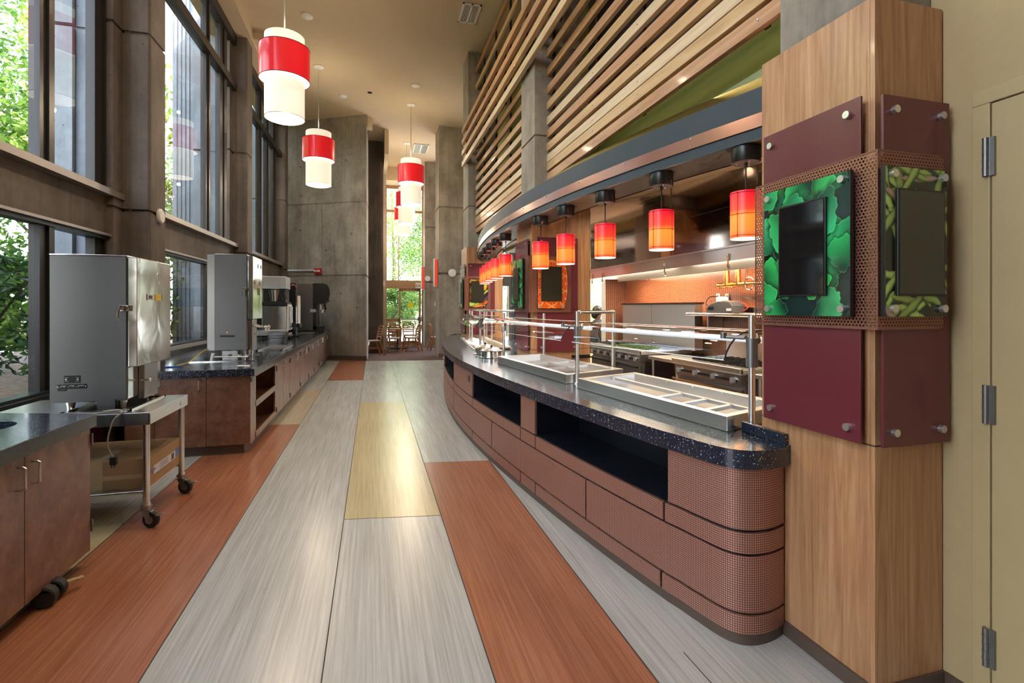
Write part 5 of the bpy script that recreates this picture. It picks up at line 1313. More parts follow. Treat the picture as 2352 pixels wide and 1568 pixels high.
# pendant with drum shade (local coordinates: origin at ceiling contact)
def small_pendant():
    t = thing('canopy_pendant', '', 'pendant lamp', (0,0,0), 'red and amber pendants under the canopy')
    m = MB(); m.lathe(0, 0, [(0, -.098), (.084, -.098), (.088, -.092), (.088, 0), (0, 0)], 32); obj('canister', m, M['black'], t, local=True)
    m = MB()
    for a in (.5, 2.4, 4.4): m.sphere((.055*math.cos(a), .055*math.sin(a), -.100), .004, 6)
    obj('screw', m, M['alu'], t, local=True)
    m = MB(); m.lathe(0, 0, [(.010, -.12), (.010, -.098), (.0, -.098)], 10); m.tube([(0,0,-.10), (0,0,-.30)], .005, 8); obj('rod', m, M['black'], t, local=True)
    R = .094
    m = MB(); m.lathe(0, 0, [(R, -.585), (R, -.30), (R-.002, -.287), (R-.004, -.289), (R-.004, -.585)], 40); s = obj('shade', m, M['sh_small'], t, local=True)
    m = MB()
    for z in (-.57, -.435, -.30): m.tube([(math.cos(2*PI*k/36)*(R+.004), math.sin(2*PI*k/36)*(R+.004), z) for k in range(36)], .0016, 5, closed=True)
    for k in range(4):
        a = .35+k*PI/2; m.tube([((R+.004)*math.cos(a), (R+.004)*math.sin(a), -.585), ((R+.004)*math.cos(a), (R+.004)*math.sin(a), -.29)], .0016, 5)
        for z in (-.57, -.435, -.30): m.sphere(((R+.008)*math.cos(a), (R+.008)*math.sin(a), z), .004, 5)
    obj('wire_cage', m, plain('dark_red_wire', (.12,.01,.01), .4), s, local=True)
    m = MB(); m.lathe(0, 0, [(0, -.575), (R-.003, -.575), (R-.003, -.588), (0, -.588)], 36); obj('diffuser', m, M['sh_inner'], t, local=True)
    spot('bulb', (0, 0, -.60), 24, WARM, 2.6, .7, .05, parent=t); point('bulb_top', (0, 0, -.34), 9, WARM, .02, t)
    return t
sp_ = small_pendant()
PY = [2.714, 3.411, 4.098, 4.789, 5.408, 6.818, 7.436, 8.02, 8.62, 9.22]
ordn = ['first', 'second', 'third', 'fourth', 'fifth', 'sixth', 'seventh', 'eighth', 'ninth', 'tenth']
for i, y in enumerate(PY):
    l = '%s red and amber pendant under the canopy, counted from the edamame screen' % ordn[i]
    x = canx(y)+.105
    o = sp_ if i == 0 else dup(sp_, (x, y, 2.53), label=l)
    if i: continue
for i, y in [(0, PY[0])]: sp_.location = (canx(y)+.105, y, 2.53); sp_['label'] = '%s red and amber pendant under the canopy, counted from the edamame screen' % ordn[0]

# =================================================================== slat screens
zb = [3.087, 3.217, 3.324, 3.467, 3.632, 3.796, 3.988, 4.187, 4.411, 4.651, 4.91, 5.19, 5.48, 5.80, 6.15, 6.5]
tones = ['fir', 'cherry', 'oak', 'maple', 'cherry', 'fir', 'maple', 'oak', 'cherry', 'fir', 'cherry', 'oak', 'fir', 'cherry', 'oak', 'fir']
tn = ['cherry', 'oak', 'maple', 'oak', 'cherry', 'maple', 'oak', 'cherry', 'fir', 'fir', 'cherry', 'oak', 'fir', 'cherry', 'oak', 'fir']
def screen(y0, y1, x, zs, tones_, label, h=.098, th=.042, sup=(), proud=.0):
    t = thing('slat_screen', label, 'slat screen', (x, (y0+y1)/2, zs[0]), 'timber slat screens above the canopy')
    for i, z in enumerate(zs):
        m = MB(); m.box(x, x+th, y0, y1, z, z+h); s = obj('slat', m, M['sl_'+tones_[i % len(tones_)]], t, bevel=.003)
        m = MB()
        for y in sup: m.sphere((x-.001, y, z+h/2), .008, 6)
        obj('bolt', m, M['alu'], s)
    for y in sup: m = MB(); m.box(x+th, x+th+.03, y-.02, y+.02, zs[0]+.01, zs[-1]+h); obj('support_post', m, M['black'], t)
screen(2.06, 5.968, 2.11, zb, tn, 'timber slat screen between the nearest and middle concrete columns', sup=(2.37, 3.72, 4.6, 5.87))
screen(6.56, 10.515, 2.11, zb, tones, 'timber slat screen between the middle and far concrete columns', sup=(6.9, 7.9, 8.9, 9.9))
screen(.6, 10.75, 1.85, [4.545, 4.785, 5.02, 5.26], ['maple', 'oak', 'cherry', 'fir'], 'upper band of four long slats passing in front of the concrete columns', h=.10, th=.055, sup=(1.4, 2.6, 3.8, 5.0, 6.2, 7.3, 8.4, 9.5, 10.5))
# bulkhead walls behind slats
m = MB(); m.box(2.95, 3.2, 1.95, 6.55, 3.33, 6.95, 1); m.box(2.94, 2.96, 1.95, 6.6, 3.31, 3.86, 0); m.box(2.94, 3.2, 6.55, 13.3, 3.33, 6.95, 0)
m.box(2.925, 2.94, 1.95, 13.3, 3.31, 3.365, 2)  # pale green strip stands for light along the bulkhead's bottom lip
struct('wall_bulkhead', m, [M['oliv'], M['plum'], plain('lit_mint_edge', (.42,.50,.30), .6)])
area('bulkhead_fill', (2.45, 4.0, 3.09), (0, math.radians(-115), 0), .06, 3.4, 5, (1, .95, .75))  # extra light added to brighten the olive bulkhead
m = MB(); m.box(3.3, 3.35, 1.95, 13.3, 2.95, 6.9); struct('wall_bulkhead_inner', m, M['gold'])
# =================================================================== KITCHEN
w = MB(); w.box(4.2, 4.35, 1.95, 7.9, 0, 3.02); struct('wall_kitchen_tiled', w, M['tile'])
w = MB(); w.box(3.80, 4.2, 7.76, 7.9, 0, 3.02, 0); w.box(3.792, 3.80, 7.755, 7.905, 0, 3.02, 1); struct('wall_kitchen_return', w, [M['tile_x'], M['offwhite']])
w = MB(); w.box(4.1, 7.6, 10.0, 10.1, 0, 3.02, 0); w.box(4.1, 4.62, 9.99, 10.0, 0, 3.02, 1); w.box(4.1, 4.62, 9.985, 9.992, 1.62, 1.80, 0); struct('wall_servery_back', w, [M['offwhite'], M['yellow']])
# hood
t = thing('extractor_hood', 'long stainless extractor hood above the ranges', 'extractor hood', (3.7, 5.2, 2.0))
m = MB(); zA, zB = 2.64, 3.0
m.add([(3.2,2.3,2.06),(4.19,2.3,2.06),(4.19,7.05,2.06),(3.2,7.05,2.06),(3.2,2.3,zA),(4.19,2.3,zA),(4.19,7.05,zB),(3.2,7.05,zB)], [(3,2,1,0),(4,5,6,7),(0,1,5,4),(1,2,6,5),(2,3,7,6),(3,0,4,7)]); obj('plenum', m, brushed('hood_polished', (.60,.46,.40), .09, (2, 2, 60), 0), t)
m = MB(); m.box(3.19, 3.205, 2.3, 7.06, 1.935, 2.07); m.box(3.19, 4.19, 7.05, 7.062, 1.935, 2.07); m.box(3.17, 3.20, 2.3, 7.07, 2.055, 2.072); m.box(3.205, 3.30, 2.3, 7.05, 2.03, 2.05)
m.box(3.66, 3.70, 2.3, 7.05, 1.90, 2.06); obj('lip', m, M['ss'], t)
m = MB(); m.box(3.198, 3.2, 2.3, 7.05, 2.44, 2.446); m.box(3.198, 3.2, 4.9, 4.906, 2.07, 2.83); m.box(3.198, 3.2, 3.6, 3.606, 2.07, 2.73); obj('panel_seam', m, M['black'], t)
for y in (3.95, 5.0, 6.6, 6.95):
    m = MB(); m.cyl(3.18, y, 1.87, 2.0, .008, 8); m.sphere((3.18, y, 1.985), .018, 6); m.tube([(3.18, y, 1.90), (3.17, y-.03, 1.86)], .010, 8); obj('spray_nozzle', m, M['chrome'], t)
m = MB(); m.add([(3.215, 2.3, 2.645), (3.215, 7.05, 3.005), (3.215, 7.05, 3.02), (3.215, 2.3, 3.02), (3.3, 2.3, 2.645), (3.3, 7.05, 3.005), (3.3, 7.05, 3.02), (3.3, 2.3, 3.02)], [(0,1,2,3), (7,6,5,4), (0,4,5,1), (3,2,6,7), (0,3,7,4), (1,5,6,2)]); struct('wall_hood_bulkhead', m, M['soffit'])
# ranges
def stove(y0, y1, label, knobs, xf=3.35, zt=.91):
    t = thing('range', label, 'stove', (xf+.4, (y0+y1)/2, 0), 'stainless ranges on the cook line')
    m = MB(); m.box(xf+.05, 4.12, y0, y1, .12, zt-.06); obj('body', m, M['ss_dark'], t, bevel=.004)
    m = MB(); m.box(xf-.02, 4.12, y0-.02, y1+.02, zt-.05, zt); m.box(xf-.03, xf+.01, y0-.02, y1+.02, zt-.04, zt+.012); obj('cooktop', m, M['ss'], t, bevel=.006)
    m = MB(); vs = []; m.bar((xf+.03, y0, zt-.10), (xf+.03, y1, zt-.10), .06, .12); o = obj('control_panel', m, M['ss_dark'], t, bevel=.003)
    m = MB(); m.box(xf-.004, xf+.001, y0+.05, y1-.05, zt-.125, zt-.10); obj('control_strip', m, M['black'], t)
    for k in range(knobs):
        y = y0+.10+k*(y1-y0-.2)/(knobs-1); m = MB(); m.tube([(xf, y, zt-.11), (xf-.028, y, zt-.11)], [.032, .027], 18); m.box(xf-.042, xf-.026, y-.005, y+.005, zt-.138, zt-.082); obj('knob', m, M['alu'], t)
    m = MB(); m.bar((xf-.03, y0+.02, zt-.21), (xf-.03, y1-.02, zt-.21), .03, .02); obj('door_handle', m, M['ss_bright'], t)
    m = MB(); m.box(xf+.02, xf+.05, y0+.02, y1-.02, .2, zt-.19); obj('oven_door', m, M['ss_dark'], t, bevel=.004)
    m = MB(); m.box(4.05, 4.14, y0, y1, zt, zt+.30); m.box(4.03, 4.16, y0, y1, zt+.28, zt+.30); obj('backguard', m, M['ss'], t)
    m = MB()
    for a in range(int((y1-y0)/.3)):
        for bx in (xf+.2, xf+.5):
            y = y0+.16+a*.3
            for s in (-.1, 0, .1): m.bar((bx-.12, y+s, zt+.025), (bx+.12, y+s, zt+.025), .012, .014); m.bar((bx+s, y-.13, zt+.018), (bx+s, y+.13, zt+.018), .012, .014)
            m.cyl(bx, y, zt, zt+.015, .04, 14)
    obj('burner_grate', m, M['black'], t)
    for y in (y0+.06, y1-.06):
        m = MB(); m.cyl(xf+.1, y, 0, .12, .022, 10); m.cyl(4.0, y, 0, .12, .022, 10); obj('leg', m, M['ss_dark'], t)
    return t
stove(3.98, 5.06, 'stainless range with four knobs, behind the nearest food well', 4)
stove(5.84, 7.4, 'black-fronted range behind the cross-divided food well', 7, 3.35, .93)
def table(y0, y1, label, xf=3.42):
    t = thing('prep_table', label, 'prep table', (3.75, (y0+y1)/2, 0), 'stainless prep tables on the cook line')
    m = MB(); m.box(xf, 4.15, y0, y1, .84, .88); obj('tabletop', m, M['ss'], t, bevel=.004)
    for y in (y0+.05, y1-.05):
        for x in (xf+.05, 4.05): m = MB(); m.cyl(x, y, 0, .84, .02, 12); obj('leg', m, M['ss'], t)
table(2.2, 3.92, 'stainless prep table just behind the burgundy menu column'); table(5.14, 5.76, 'narrow stainless table between the two ranges')
m = MB(); m.box(3.55, 3.9, 3.2, 3.8, .885, .90); m.box(3.50, 3.95, 3.15, 3.85, .88, .886); tag(obj('cutting_board', m, plain('green_board', (.10,.22,.05), .5)), 'green cutting board on the prep table near the range', 'cutting board')
# steel splash cabinet behind the far range
t = thing('steel_cabinet', 'tall brushed steel splash cabinet against the mosaic wall', 'cabinet', (4.05, 6.45, .93))
m = MB(); m.box(3.93, 4.05, 5.50, 6.52, .95, 1.545); obj('panel', m, M['ss'], t, bevel=.004); m = MB(); m.box(3.93, 4.05, 6.53, 7.40, .95, 1.545); obj('panel', m, M['ss'], t, bevel=.004)
m = MB(); m.box(3.92, 4.06, 5.49, 7.42, 1.545, 1.565); obj('cap', m, M['black'], t)
# shelf with printer
t = thing('wall_shelf', 'steel shelf on the mosaic wall carrying the ticket printer', 'shelf', (4.0, 4.2, 1.41))
m = MB(); m.box(3.9, 4.195, 2.4, 5.62, 1.41, 1.43); m.tube([(3.9, 2.4, 1.415), (3.9, 5.62, 1.415)], .022, 12); m.box(4.18, 4.197, 2.4, 5.0, 1.43, 1.50); obj('board', m, M['ss_bright'], t)
for y in (5.3, 4.0): m = MB(); m.prism([(3.98, y), (4.19, y), (4.19, y+.02), (3.98, y+.02)], 1.22, 1.40); obj('bracket', m, M['ss'], t)
t = thing('ticket_printer', 'dark grey receipt printer with a white paper roll, on the steel shelf', 'printer', (4.05, 4.72, 1.437))
prof = [(y_+.28, z_) for y_, z_ in [(4.55, 1.437), (5.02, 1.437), (5.02, 1.49), (4.95, 1.54), (4.86, 1.565), (4.80, 1.575), (4.68, 1.575), (4.60, 1.56), (4.56, 1.52)]]
m = MB(); n = len(prof); vs = [(x, y, z) for x in (3.95, 4.12) for y, z in prof]; m.add(vs, [tuple(range(n))[::-1], tuple(range(n, 2*n))]+[(i, (i+1)%n, (i+1)%n+n, i+n) for i in range(n)]); obj('case', m, plain('charcoal_plastic', (.07,.07,.075), .45), t, bevel=.006)
m = MB(); m.tube([(3.97, 5.10, 1.595), (4.08, 5.10, 1.595)], .035, 20); obj('paper_roll', m, M['white'], t)
m = MB(); m.box(3.945, 3.951, 4.85, 4.93, 1.46, 1.49); obj('sticker', m, M['label'], t); m = MB(); m.box(3.945, 3.951, 5.16, 5.26, 1.48, 1.51); obj('paper_slot', m, M['black'], t)
for y, z, l in ((5.39, 1.62, 'white electrical outlet behind the ticket printer'), (5.22, 1.61, 'ivory electrical outlet beside the printer, with a plug in it')):
    t = thing('outlet', l, 'outlet', (4.195, y, z-.06)); m = MB(); m.box(4.188, 4.1995, y-.036, y+.036, z-.058, z+.058); obj('plate', m, M['offwhite'], t, bevel=.003)
    m = MB(); m.box(4.1855, 4.189, y-.014, y+.014, z+.01, z+.035); m.box(4.1855, 4.189, y-.014, y+.014, z-.035, z-.01); obj('receptacle', m, M['hplate'], t)
m = MB(); m.tube(smooth_curve([(4.18, 5.39, 1.64), (4.12, 5.46, 1.63), (4.10, 5.50, 1.54), (4.1, 5.32, 1.46)], 8), .006, 8); tag(obj('printer_cable', m, M['black_m']), 'black cable running from the outlet to the printer', 'cable')
m = MB(); m.tube(smooth_curve([(4.18, 5.20, 1.58), (4.12, 4.90, 1.56), (4.10, 4.76, 1.50), (4.08, 4.86, 1.45)], 8), .006, 8); tag(obj('red_cable', m, M['red']), 'red network cable beside the ticket printer', 'cable')
# brass manifold
t = thing('brass_manifold', 'polished brass and copper pipe manifold on the mosaic wall', 'pipe manifold', (4.05, 4.5, 1.86))
m = MB(); m.tube([(4.05, 5.19, 1.765), (4.05, 4.3, 1.765)], .026, 14)
for y in (5.19, 5.08, 4.95, 4.76, 4.45): m.tube([(4.05, y, 1.765), (4.05, y-.03, 1.765)], .034, 14)
obj('header_pipe', m, M['gold_brass'], t)
for y in (5.05, 4.86): m = MB(); m.cyl(4.05, y, 1.765, 2.3, .030, 14); m.cyl(4.05, y, 1.80, 1.86, .036, 14); obj('riser', m, M['copper_pipe'], t)
m = MB(); m.tube([(4.0, 4.62+.07*math.cos(a*PI/12), 1.765+.07*math.sin(a*PI/12)) for a in range(24)], .007, 8, closed=True); m.bar((4.0, 4.55, 1.765), (4.0, 4.69, 1.765), .008, .008); obj('hand_wheel', m, M['chrome'], t)
# back counter vent grille under the middle column
m = MB(); m.box(2.42, 2.66, 5.885, 5.905, .86, .90)
for k in range(9): m.box(2.43+k*.025, 2.44+k*.025, 5.88, 5.885, .865, .895)
tag(obj('vent_grille', m, M['black']), 'black vent grille at the foot of the citrus print panel', 'vent')
# person far behind (only the head shows above the rail)
def person(x, y, rz):
    t = thing('person', 'person with dark hair and a dark shirt, standing far behind the cook line', 'person', (x, y, 0), rz=rz)
    J = {'pel': (0,0,.80), 'ch': (0,0,1.06), 'nk': (0,.01,1.24), 'hb': (0,0,1.29), 'hd': (0,-.01,1.40), 'ls': (.15,0,1.19), 'le': (.2,.02,.96), 'lh': (.19,-.08,.78), 'rs': (-.15,0,1.19), 're': (-.2,.02,.96), 'rh': (-.19,-.08,.78), 'lhp': (.08,0,.76), 'lk': (.09,-.01,.43), 'lf': (.09,.02,.07), 'lt': (.10,-.13,.03), 'rhp': (-.08,0,.76), 'rk': (-.09,-.01,.43), 'rf': (-.09,.02,.07), 'rt': (-.10,-.13,.03)}
    R_ = {'pel': .12, 'ch': .125, 'nk': .05, 'hb': .05, 'hd': .088, 'ls': .055, 'le': .042, 'lh': .032, 'rs': .055, 're': .042, 'rh': .032, 'lhp': .085, 'lk': .055, 'lf': .042, 'lt': .035, 'rhp': .085, 'rk': .055, 'rf': .042, 'rt': .035}
    E2 = [('pel','ch'),('ch','nk'),('nk','hb'),('hb','hd'),('ch','ls'),('ls','le'),('le','lh'),('ch','rs'),('rs','re'),('re','rh'),('pel','lhp'),('lhp','lk'),('lk','lf'),('lf','lt'),('pel','rhp'),('rhp','rk'),('rk','rf'),('rf','rt')]
    ks = list(J); me = bpy.data.meshes.new('body'); me.from_pydata([J[k] for k in ks], [(ks.index(a), ks.index(b)) for a, b in E2], [])
    o = bpy.data.objects.new('body', me); COL.objects.link(o); o.parent = t; me.materials.append(M['skin'])
    sk = o.modifiers.new('skin', 'SKIN'); 
    if not me.skin_vertices: 
        bpy.context.view_layer.objects.active = o
    for i, k in enumerate(ks): me.skin_vertices[0].data[i].radius = (R_[k], R_[k])
    me.skin_vertices[0].data[0].use_root = True
    o.modifiers.new('sub', 'SUBSURF').levels = 1
    m = MB(); m.sphere((0, .015, 1.43), .102, 10, sz=1.1); m.sphere((0, .05, 1.36), .085, 8); obj('hair', m, M['hair'], t, local=True)
    m = MB(); m.lathe(0, 0, [(.17, .74), (.165, .95), (.175, 1.10), (.15, 1.20), (.06, 1.27)], 20); m.tube([(.14, 0, 1.19), (.2, .02, .96), (.195, -.05, .84)], [.075, .06, .05], 10); m.tube([(-.14, 0, 1.19), (-.2, .02, .96), (-.195, -.05, .84)], [.075, .06, .05], 10); obj('shirt', m, M['shirt'], t, local=True)
    m = MB(); m.sphere((0, -.10, 1.385), .016, 6); m.sphere((.035, -.082, 1.405), .010, 5); m.sphere((-.035, -.082, 1.405), .010, 5); obj('face', m, M['skin'], t, local=True)
try: person(4.22, 8.95, .9)
except Exception as e: print('person', e)
# servery back window between the columns
t_ = MB()
for x in (3.6, 4.6, 5.7, 6.8): t_.box(x, x+.12, 17.0, 17.1, 0, 6)
t_.box(2.9, 7.6, 16.98, 17.12, 2.25, 2.62); t_.box(2.9, 7.6, 16.98, 17.12, 6.0, 6.95); t_.box(2.9, 7.6, 16.98, 17.12, 0, .35)
o = struct('window_5', t_, M['frame_lite']); g = MB(); g.add([(2.9, 17.05, .3), (7.6, 17.05, .3), (7.6, 17.05, 6), (2.9, 17.05, 6)], [(0,1,2,3)]); obj('pane', g, M['glass'], o)
m = MB()
for k in range(12): m.box(4.95+k*.07, 4.985+k*.07, 17.6, 17.9, 0, 7)
m.box(4.9, 5.8, 17.7, 18.1, 0, 7); struct('exterior_buttress', m, M['conc_out'])

# =================================================================== CEILING PENDANTS
M['rimred'] = plain('dark_red_rim', (.10,.005,.01), .4)
def big_pendant():
    t = thing('drum_pendant', '', 'pendant lamp', (0,0,0), 'red and white drum pendants along the corridor')
    H = 6.95
    m = MB(); m.lathe(0, 0, [(0, -.02), (.10, -.02), (.115, -.012), (.115, 0), (0, 0)], 28); obj('canopy', m, M['white'], t, local=True)
    m = MB(); m.tube([(0, 0, -.02), (0, 0, 5.42-H)], .008, 8); obj('stem', m, M['alu'], t, local=True)
    a, b = 4.27-H, 5.46-H
    m = MB(); m.lathe(0, 0, [(.262, a), (.272, a), (.272, b), (.262, b)], 56); m.lathe(0, 0, [(.262, a), (.262, b)], 56); s = obj('inner_shade', m, M['sh_white'], t, local=True)
    m = MB(); m.tube([(.272*math.cos(k*PI/28), .272*math.sin(k*PI/28), a) for k in range(56)], .005, 6, closed=True); obj('shade_rim', m, M['ss_dark'], s, local=True)
    m = MB(); m.lathe(0, 0, [(0, a+.012), (.262, a+.012)], 40); obj('diffuser', m, M['sh_inner'], t, local=True)
    m = MB(); m.lathe(0, 0, [(0, b-.02), (.262, b-.02)], 40); obj('top_disc', m, M['sh_white'], s, local=True)
    a, b = 4.82-H, 5.29-H
    m = MB(); m.lathe(0, 0, [(.340, a), (.346, a), (.346, b), (.340, b)], 64); r = obj('red_drum', m, M['sh_red'], t, local=True)
    m = MB(); m.lathe(0, 0, [(.274, a+.006), (.341, a+.006)], 56); obj('annular_diffuser', m, M['sh_inner'], t, local=True)
    for z in (a, b): m = MB(); m.tube([(.346*math.cos(k*PI/28), .346*math.sin(k*PI/28), z) for k in range(56)], .005, 6, closed=True); obj('drum_rim', m, M['rimred'], r, local=True)
    point('bulb', (0, 0, 5.65-H), 45, WARM, .03, t); point('bulb', (0, 0, 4.12-H), 55, WARM, .03, t)
    return t
bp = big_pendant()
BP = [((-1.25, 7.97), 'nearest red and white drum pendant, hanging by the window wall'), ((-1.19, 12.1), 'red and white drum pendant in front of the far concrete wall'),
      ((.98, 13.7), 'red and white drum pendant at the end of the corridor, whose stem is fully seen'), ((1.07, 16.95), 'drum pendant half hidden behind the one at the end of the corridor'), ((1.12, 19.75 if False else 19.6), 'dim drum pendant nearest the far glass doors'),
      ((-1.28, 3.85), 'drum pendant seen only as a reflection in the window beside the steel dispenser')]
for i, ((x, y), l) in enumerate(BP):
    if i == 0: bp.location = (x, y, 6.95); bp['label'] = l
    else: dup(bp, (x, y, 6.95), label=l)
for x, y, l in ((-1.19, 10.05, 'white ceiling cap beyond the nearest drum pendant'), (1.01, 12.47, 'white ceiling cap above the end of the corridor'), (-.75, 13.6, 'white ceiling cap close to the far concrete wall'), (1.15, 18.6, 'white ceiling cap above the dining room')):
    m = MB(); m.lathe(x, y, [(0, 6.925), (.09, 6.925), (.105, 6.935), (.105, 6.95), (0, 6.95)], 24); tag(obj('ceiling_fitting', m, M['white']), l, 'ceiling fitting')
m = MB(); m.cyl(-.08, 13.2, 6.944, 6.95, .06, 20); tag(obj('ceiling_hole', m, M['black']), 'small open black ceiling hole near the drum pendants', 'ceiling fitting')
def vent(x, y, w, d, label):
    t = thing('ceiling_vent', label, 'vent', (x, y, 6.93)); m = MB()
    m.box(x-w/2, x+w/2, y-d/2, y-d/2+.03, 6.93, 6.95); m.box(x-w/2, x+w/2, y+d/2-.03, y+d/2, 6.93, 6.95); m.box(x-w/2, x-w/2+.03, y-d/2, y+d/2, 6.93, 6.95); m.box(x+w/2-.03, x+w/2, y-d/2, y+d/2, 6.93, 6.95); m.box(x-.015, x+.015, y-d/2, y+d/2, 6.93, 6.95); obj('frame', m, M['white'], t)
    m = MB(); m.box(x-w/2, x+w/2, y-d/2, y+d/2, 6.946, 6.95); obj('duct', m, M['black'], t)
    m = MB()
    for k in range(10): xx = x-w/2+.04+k*(w-.08)/9; m.box(xx-.008, xx+.008, y-d/2+.02, y+d/2-.02, 6.932, 6.944)
    obj('slat', m, M['offwhite'], t)
vent(1.72, 9.15, .34, .62, 'white slotted ceiling vent at the top edge, near the slat screens'); vent(1.57, 17.4, .5, 1.0, 'white double ceiling vent above the dining room')
# sconces
M['sconce_red'] = shade_mat('red_sconce', (.80,.05,.03), .45)
def sconce(x, y, z0, z1, label):
    t = thing('wall_sconce', label, 'sconce', (x, y, z0), 'red wall sconces on the dining room walls')
    m = MB(); m.box(x-.10, x-.0, y-.075, y+.075, z0, z1); obj('red_diffuser', m, M['sconce_red'], t, bevel=.003)
    m = MB(); m.box(x-.13, x-.10, y-.085, y+.085, z0-.01, z1+.01); m.box(x-.13, x, y-.085, y+.085, z0-.03, z0-.01); m.box(x-.13, x, y-.085, y+.085, z1+.01, z1+.03); obj('frame', m, M['offwhite'], t)
    m = MB(); m.box(x-.02, x, y-.09, y+.09, z0-.03, z1+.03); obj('backplate', m, M['ss_dark'], t)
sconce(1.9, 15.3, 2.16, 2.95, 'tall red sconce on the side of the far concrete tower'); sconce(1.86, 19.0, 2.2, 3.0, 'tall red sconce next to the exit sign')

# =================================================================== DINING ROOM
f = MB(); Y0 = 20.8
def hb(x0, x1, z0, z1, d=.08): f.box(x0, x1, Y0-d/2, Y0+d/2, z0, z1)
hb(.44, .53, 0, 6.42, .12); hb(1.93, 2.02, 0, 6.42, .12); hb(1.0, 1.07, 0, 2.3); hb(1.80, 1.88, 0, 2.3); hb(.98, 1.02, 2.58, 5.4, .06)
hb(.44, 2.02, 2.27, 2.60, .14); hb(.44, 2.02, 5.35, 5.45, .1); hb(.44, 2.02, 6.30, 6.45); hb(.5, 1.03, .92, 1.06); hb(.5, 1.0, 0, .14); hb(1.05, 1.82, 0, .12); hb(1.05, 1.82, 2.16, 2.27)
o = struct('window_4', f, plain('tan_door_frame', (.33,.20,.115), .5)); g = MB(); g.add([(.5, Y0, 0), (1.98, Y0, 0), (1.98, Y0, 6.4), (.5, Y0, 6.4)], [(0,1,2,3)]); obj('pane', g, M['glass'], o)
m = MB(); m.bar((1.08, Y0-.1, 1.02), (1.80, Y0-.1, 1.02), .04, .05); m.box(1.74, 1.80, Y0-.12, Y0-.04, .95, 1.12); m.box(1.87, 1.92, Y0-.12, Y0-.04, .95, 1.12); tag(obj('push_bar', m, M['alu']), 'metal push bar across the far glass door', 'push bar')
m = MB(); m.disc((1.47, Y0-.012, 1.60), (0, -1, 0), .115, .003, 32); tag(obj('round_sticker', m, plain('yellow_sticker', (1.0,.86,.0), .5)), 'round yellow sticker on the far glass door', 'sticker')
t = thing('exit_sign', 'white exit sign with dark letters above the far glass door', 'exit sign', (1.85, 20.62, 2.28))
m = MB(); m.box(1.66, 2.02, 20.60, 20.66, 2.28, 2.50); obj('housing', m, M['white'], t, bevel=.004); text('EXIT', (1.84, 20.597, 2.39), .17, (PI/2, 0, 0), 'black', t)
m = MB(); m.box(.32, .40, 18.195, 18.2, 2.25, 2.45); tag(obj('wall_plate', m, M['white']), 'white wall plate beside the ribbed concrete', 'wall plate')
m = MB(); m.box(2.22, 2.31, 18.89, 18.9, 1.55, 1.70); tag(obj('light_switch', m, M['offwhite']), 'pale light switch on the dining room return wall', 'light switch')
def chair():
    t = thing('dining_chair', '', 'chair', (0,0,0), 'wooden chairs in the dining room')
    m = MB(); m.prism([(-.22, -.2), (.22, -.2), (.19, .2), (-.19, .2)], .43, .455); obj('seat', m, M['w_chair'], t, bevel=.008, local=True)
    m = MB(); m.prism([(-.20, -.18), (.20, -.18), (.17, .17), (-.17, .17)], .456, .475); obj('seat_pad', m, M['offwhite'], t, bevel=.008, local=True)
    for s in (-1, 1):
        m = MB(); m.bar((s*.19, -.17, .44), (s*.20, -.27, 0), .035, .045); obj('leg', m, M['w_chair'], t, local=True)
        m = MB(); m.bar((s*.17, .16, .44), (s*.19, .30, 0), .035, .045); obj('leg', m, M['w_chair'], t, local=True)
    # back frame: rounded hoop with slats
    pts = [(-.185, .17, .44), (-.20, .215, .62), (-.205, .25, .78), (-.17, .27, .88), (-.07, .275, .915), (.07, .275, .915), (.17, .27, .88), (.205, .25, .78), (.20, .215, .62), (.185, .17, .44)]
    m = MB(); m.tube(pts, .022, 8); obj('back_frame', m, M['w_chair'], t, local=True)
    for z, y in ((.58, .205), (.66, .225), (.74, .245), (.82, .26)):
        m = MB(); m.bar((-.195, y, z), (.195, y, z), .018, .045); obj('back_slat', m, M['w_chair'], t, local=True)
    m = MB(); m.bar((-.19, -.21, .22), (-.18, .23, .22), .02, .03); m.bar((.19, -.21, .22), (.18, .23, .22), .02, .03); m.bar((-.19, 0, .22), (.19, 0, .22), .02, .03); obj('stretcher', m, M['w_chair'], t, local=True)
    return t
ch = chair()
CH = [((.0, 16.3), -1.24, 'wooden chair half hidden by the end of the concrete wall'), ((.72, 17.55), PI-.05, 'wooden chair with its slatted back to the corridor, before the round table'),
      ((1.30, 17.6), PI/2+.25-PI, 'wooden chair seen from its side, turned away from the table'), ((1.32, 19.35), .1, 'light wooden chair beyond the table near the glass door'), ((.62, 19.45), -.1, 'light wooden chair beyond the table beside the door frame'),
      ((2.16, 17.7), 1.79, 'wooden chair tipped against the concrete wall beneath the sconces')]
for i, ((x, y), r, l) in enumerate(CH):
    if i == 0: ch.location = (x, y, .004); ch.rotation_euler = (0, 0, r); ch['label'] = l
    else: dup(ch, (x, y, .004), r, l)
t = thing('round_table', 'wooden dining table with a dark pedestal among the chairs', 'table', (.85, 18.5, 0))
m = MB(); m.lathe(.88, 18.5, [(0, .72), (.41, .72), (.42, .735), (.41, .75), (0, .75)], 40); obj('tabletop', m, plain('pale_tabletop', (.5,.42,.33), .3), t)
m = MB(); m.cyl(.85, 18.5, .04, .72, .045, 14); m.box(.5, 1.2, 18.46, 18.54, .004, .045); m.box(.81, .89, 18.15, 18.85, .004, .045); obj('pedestal', m, M['black'], t)

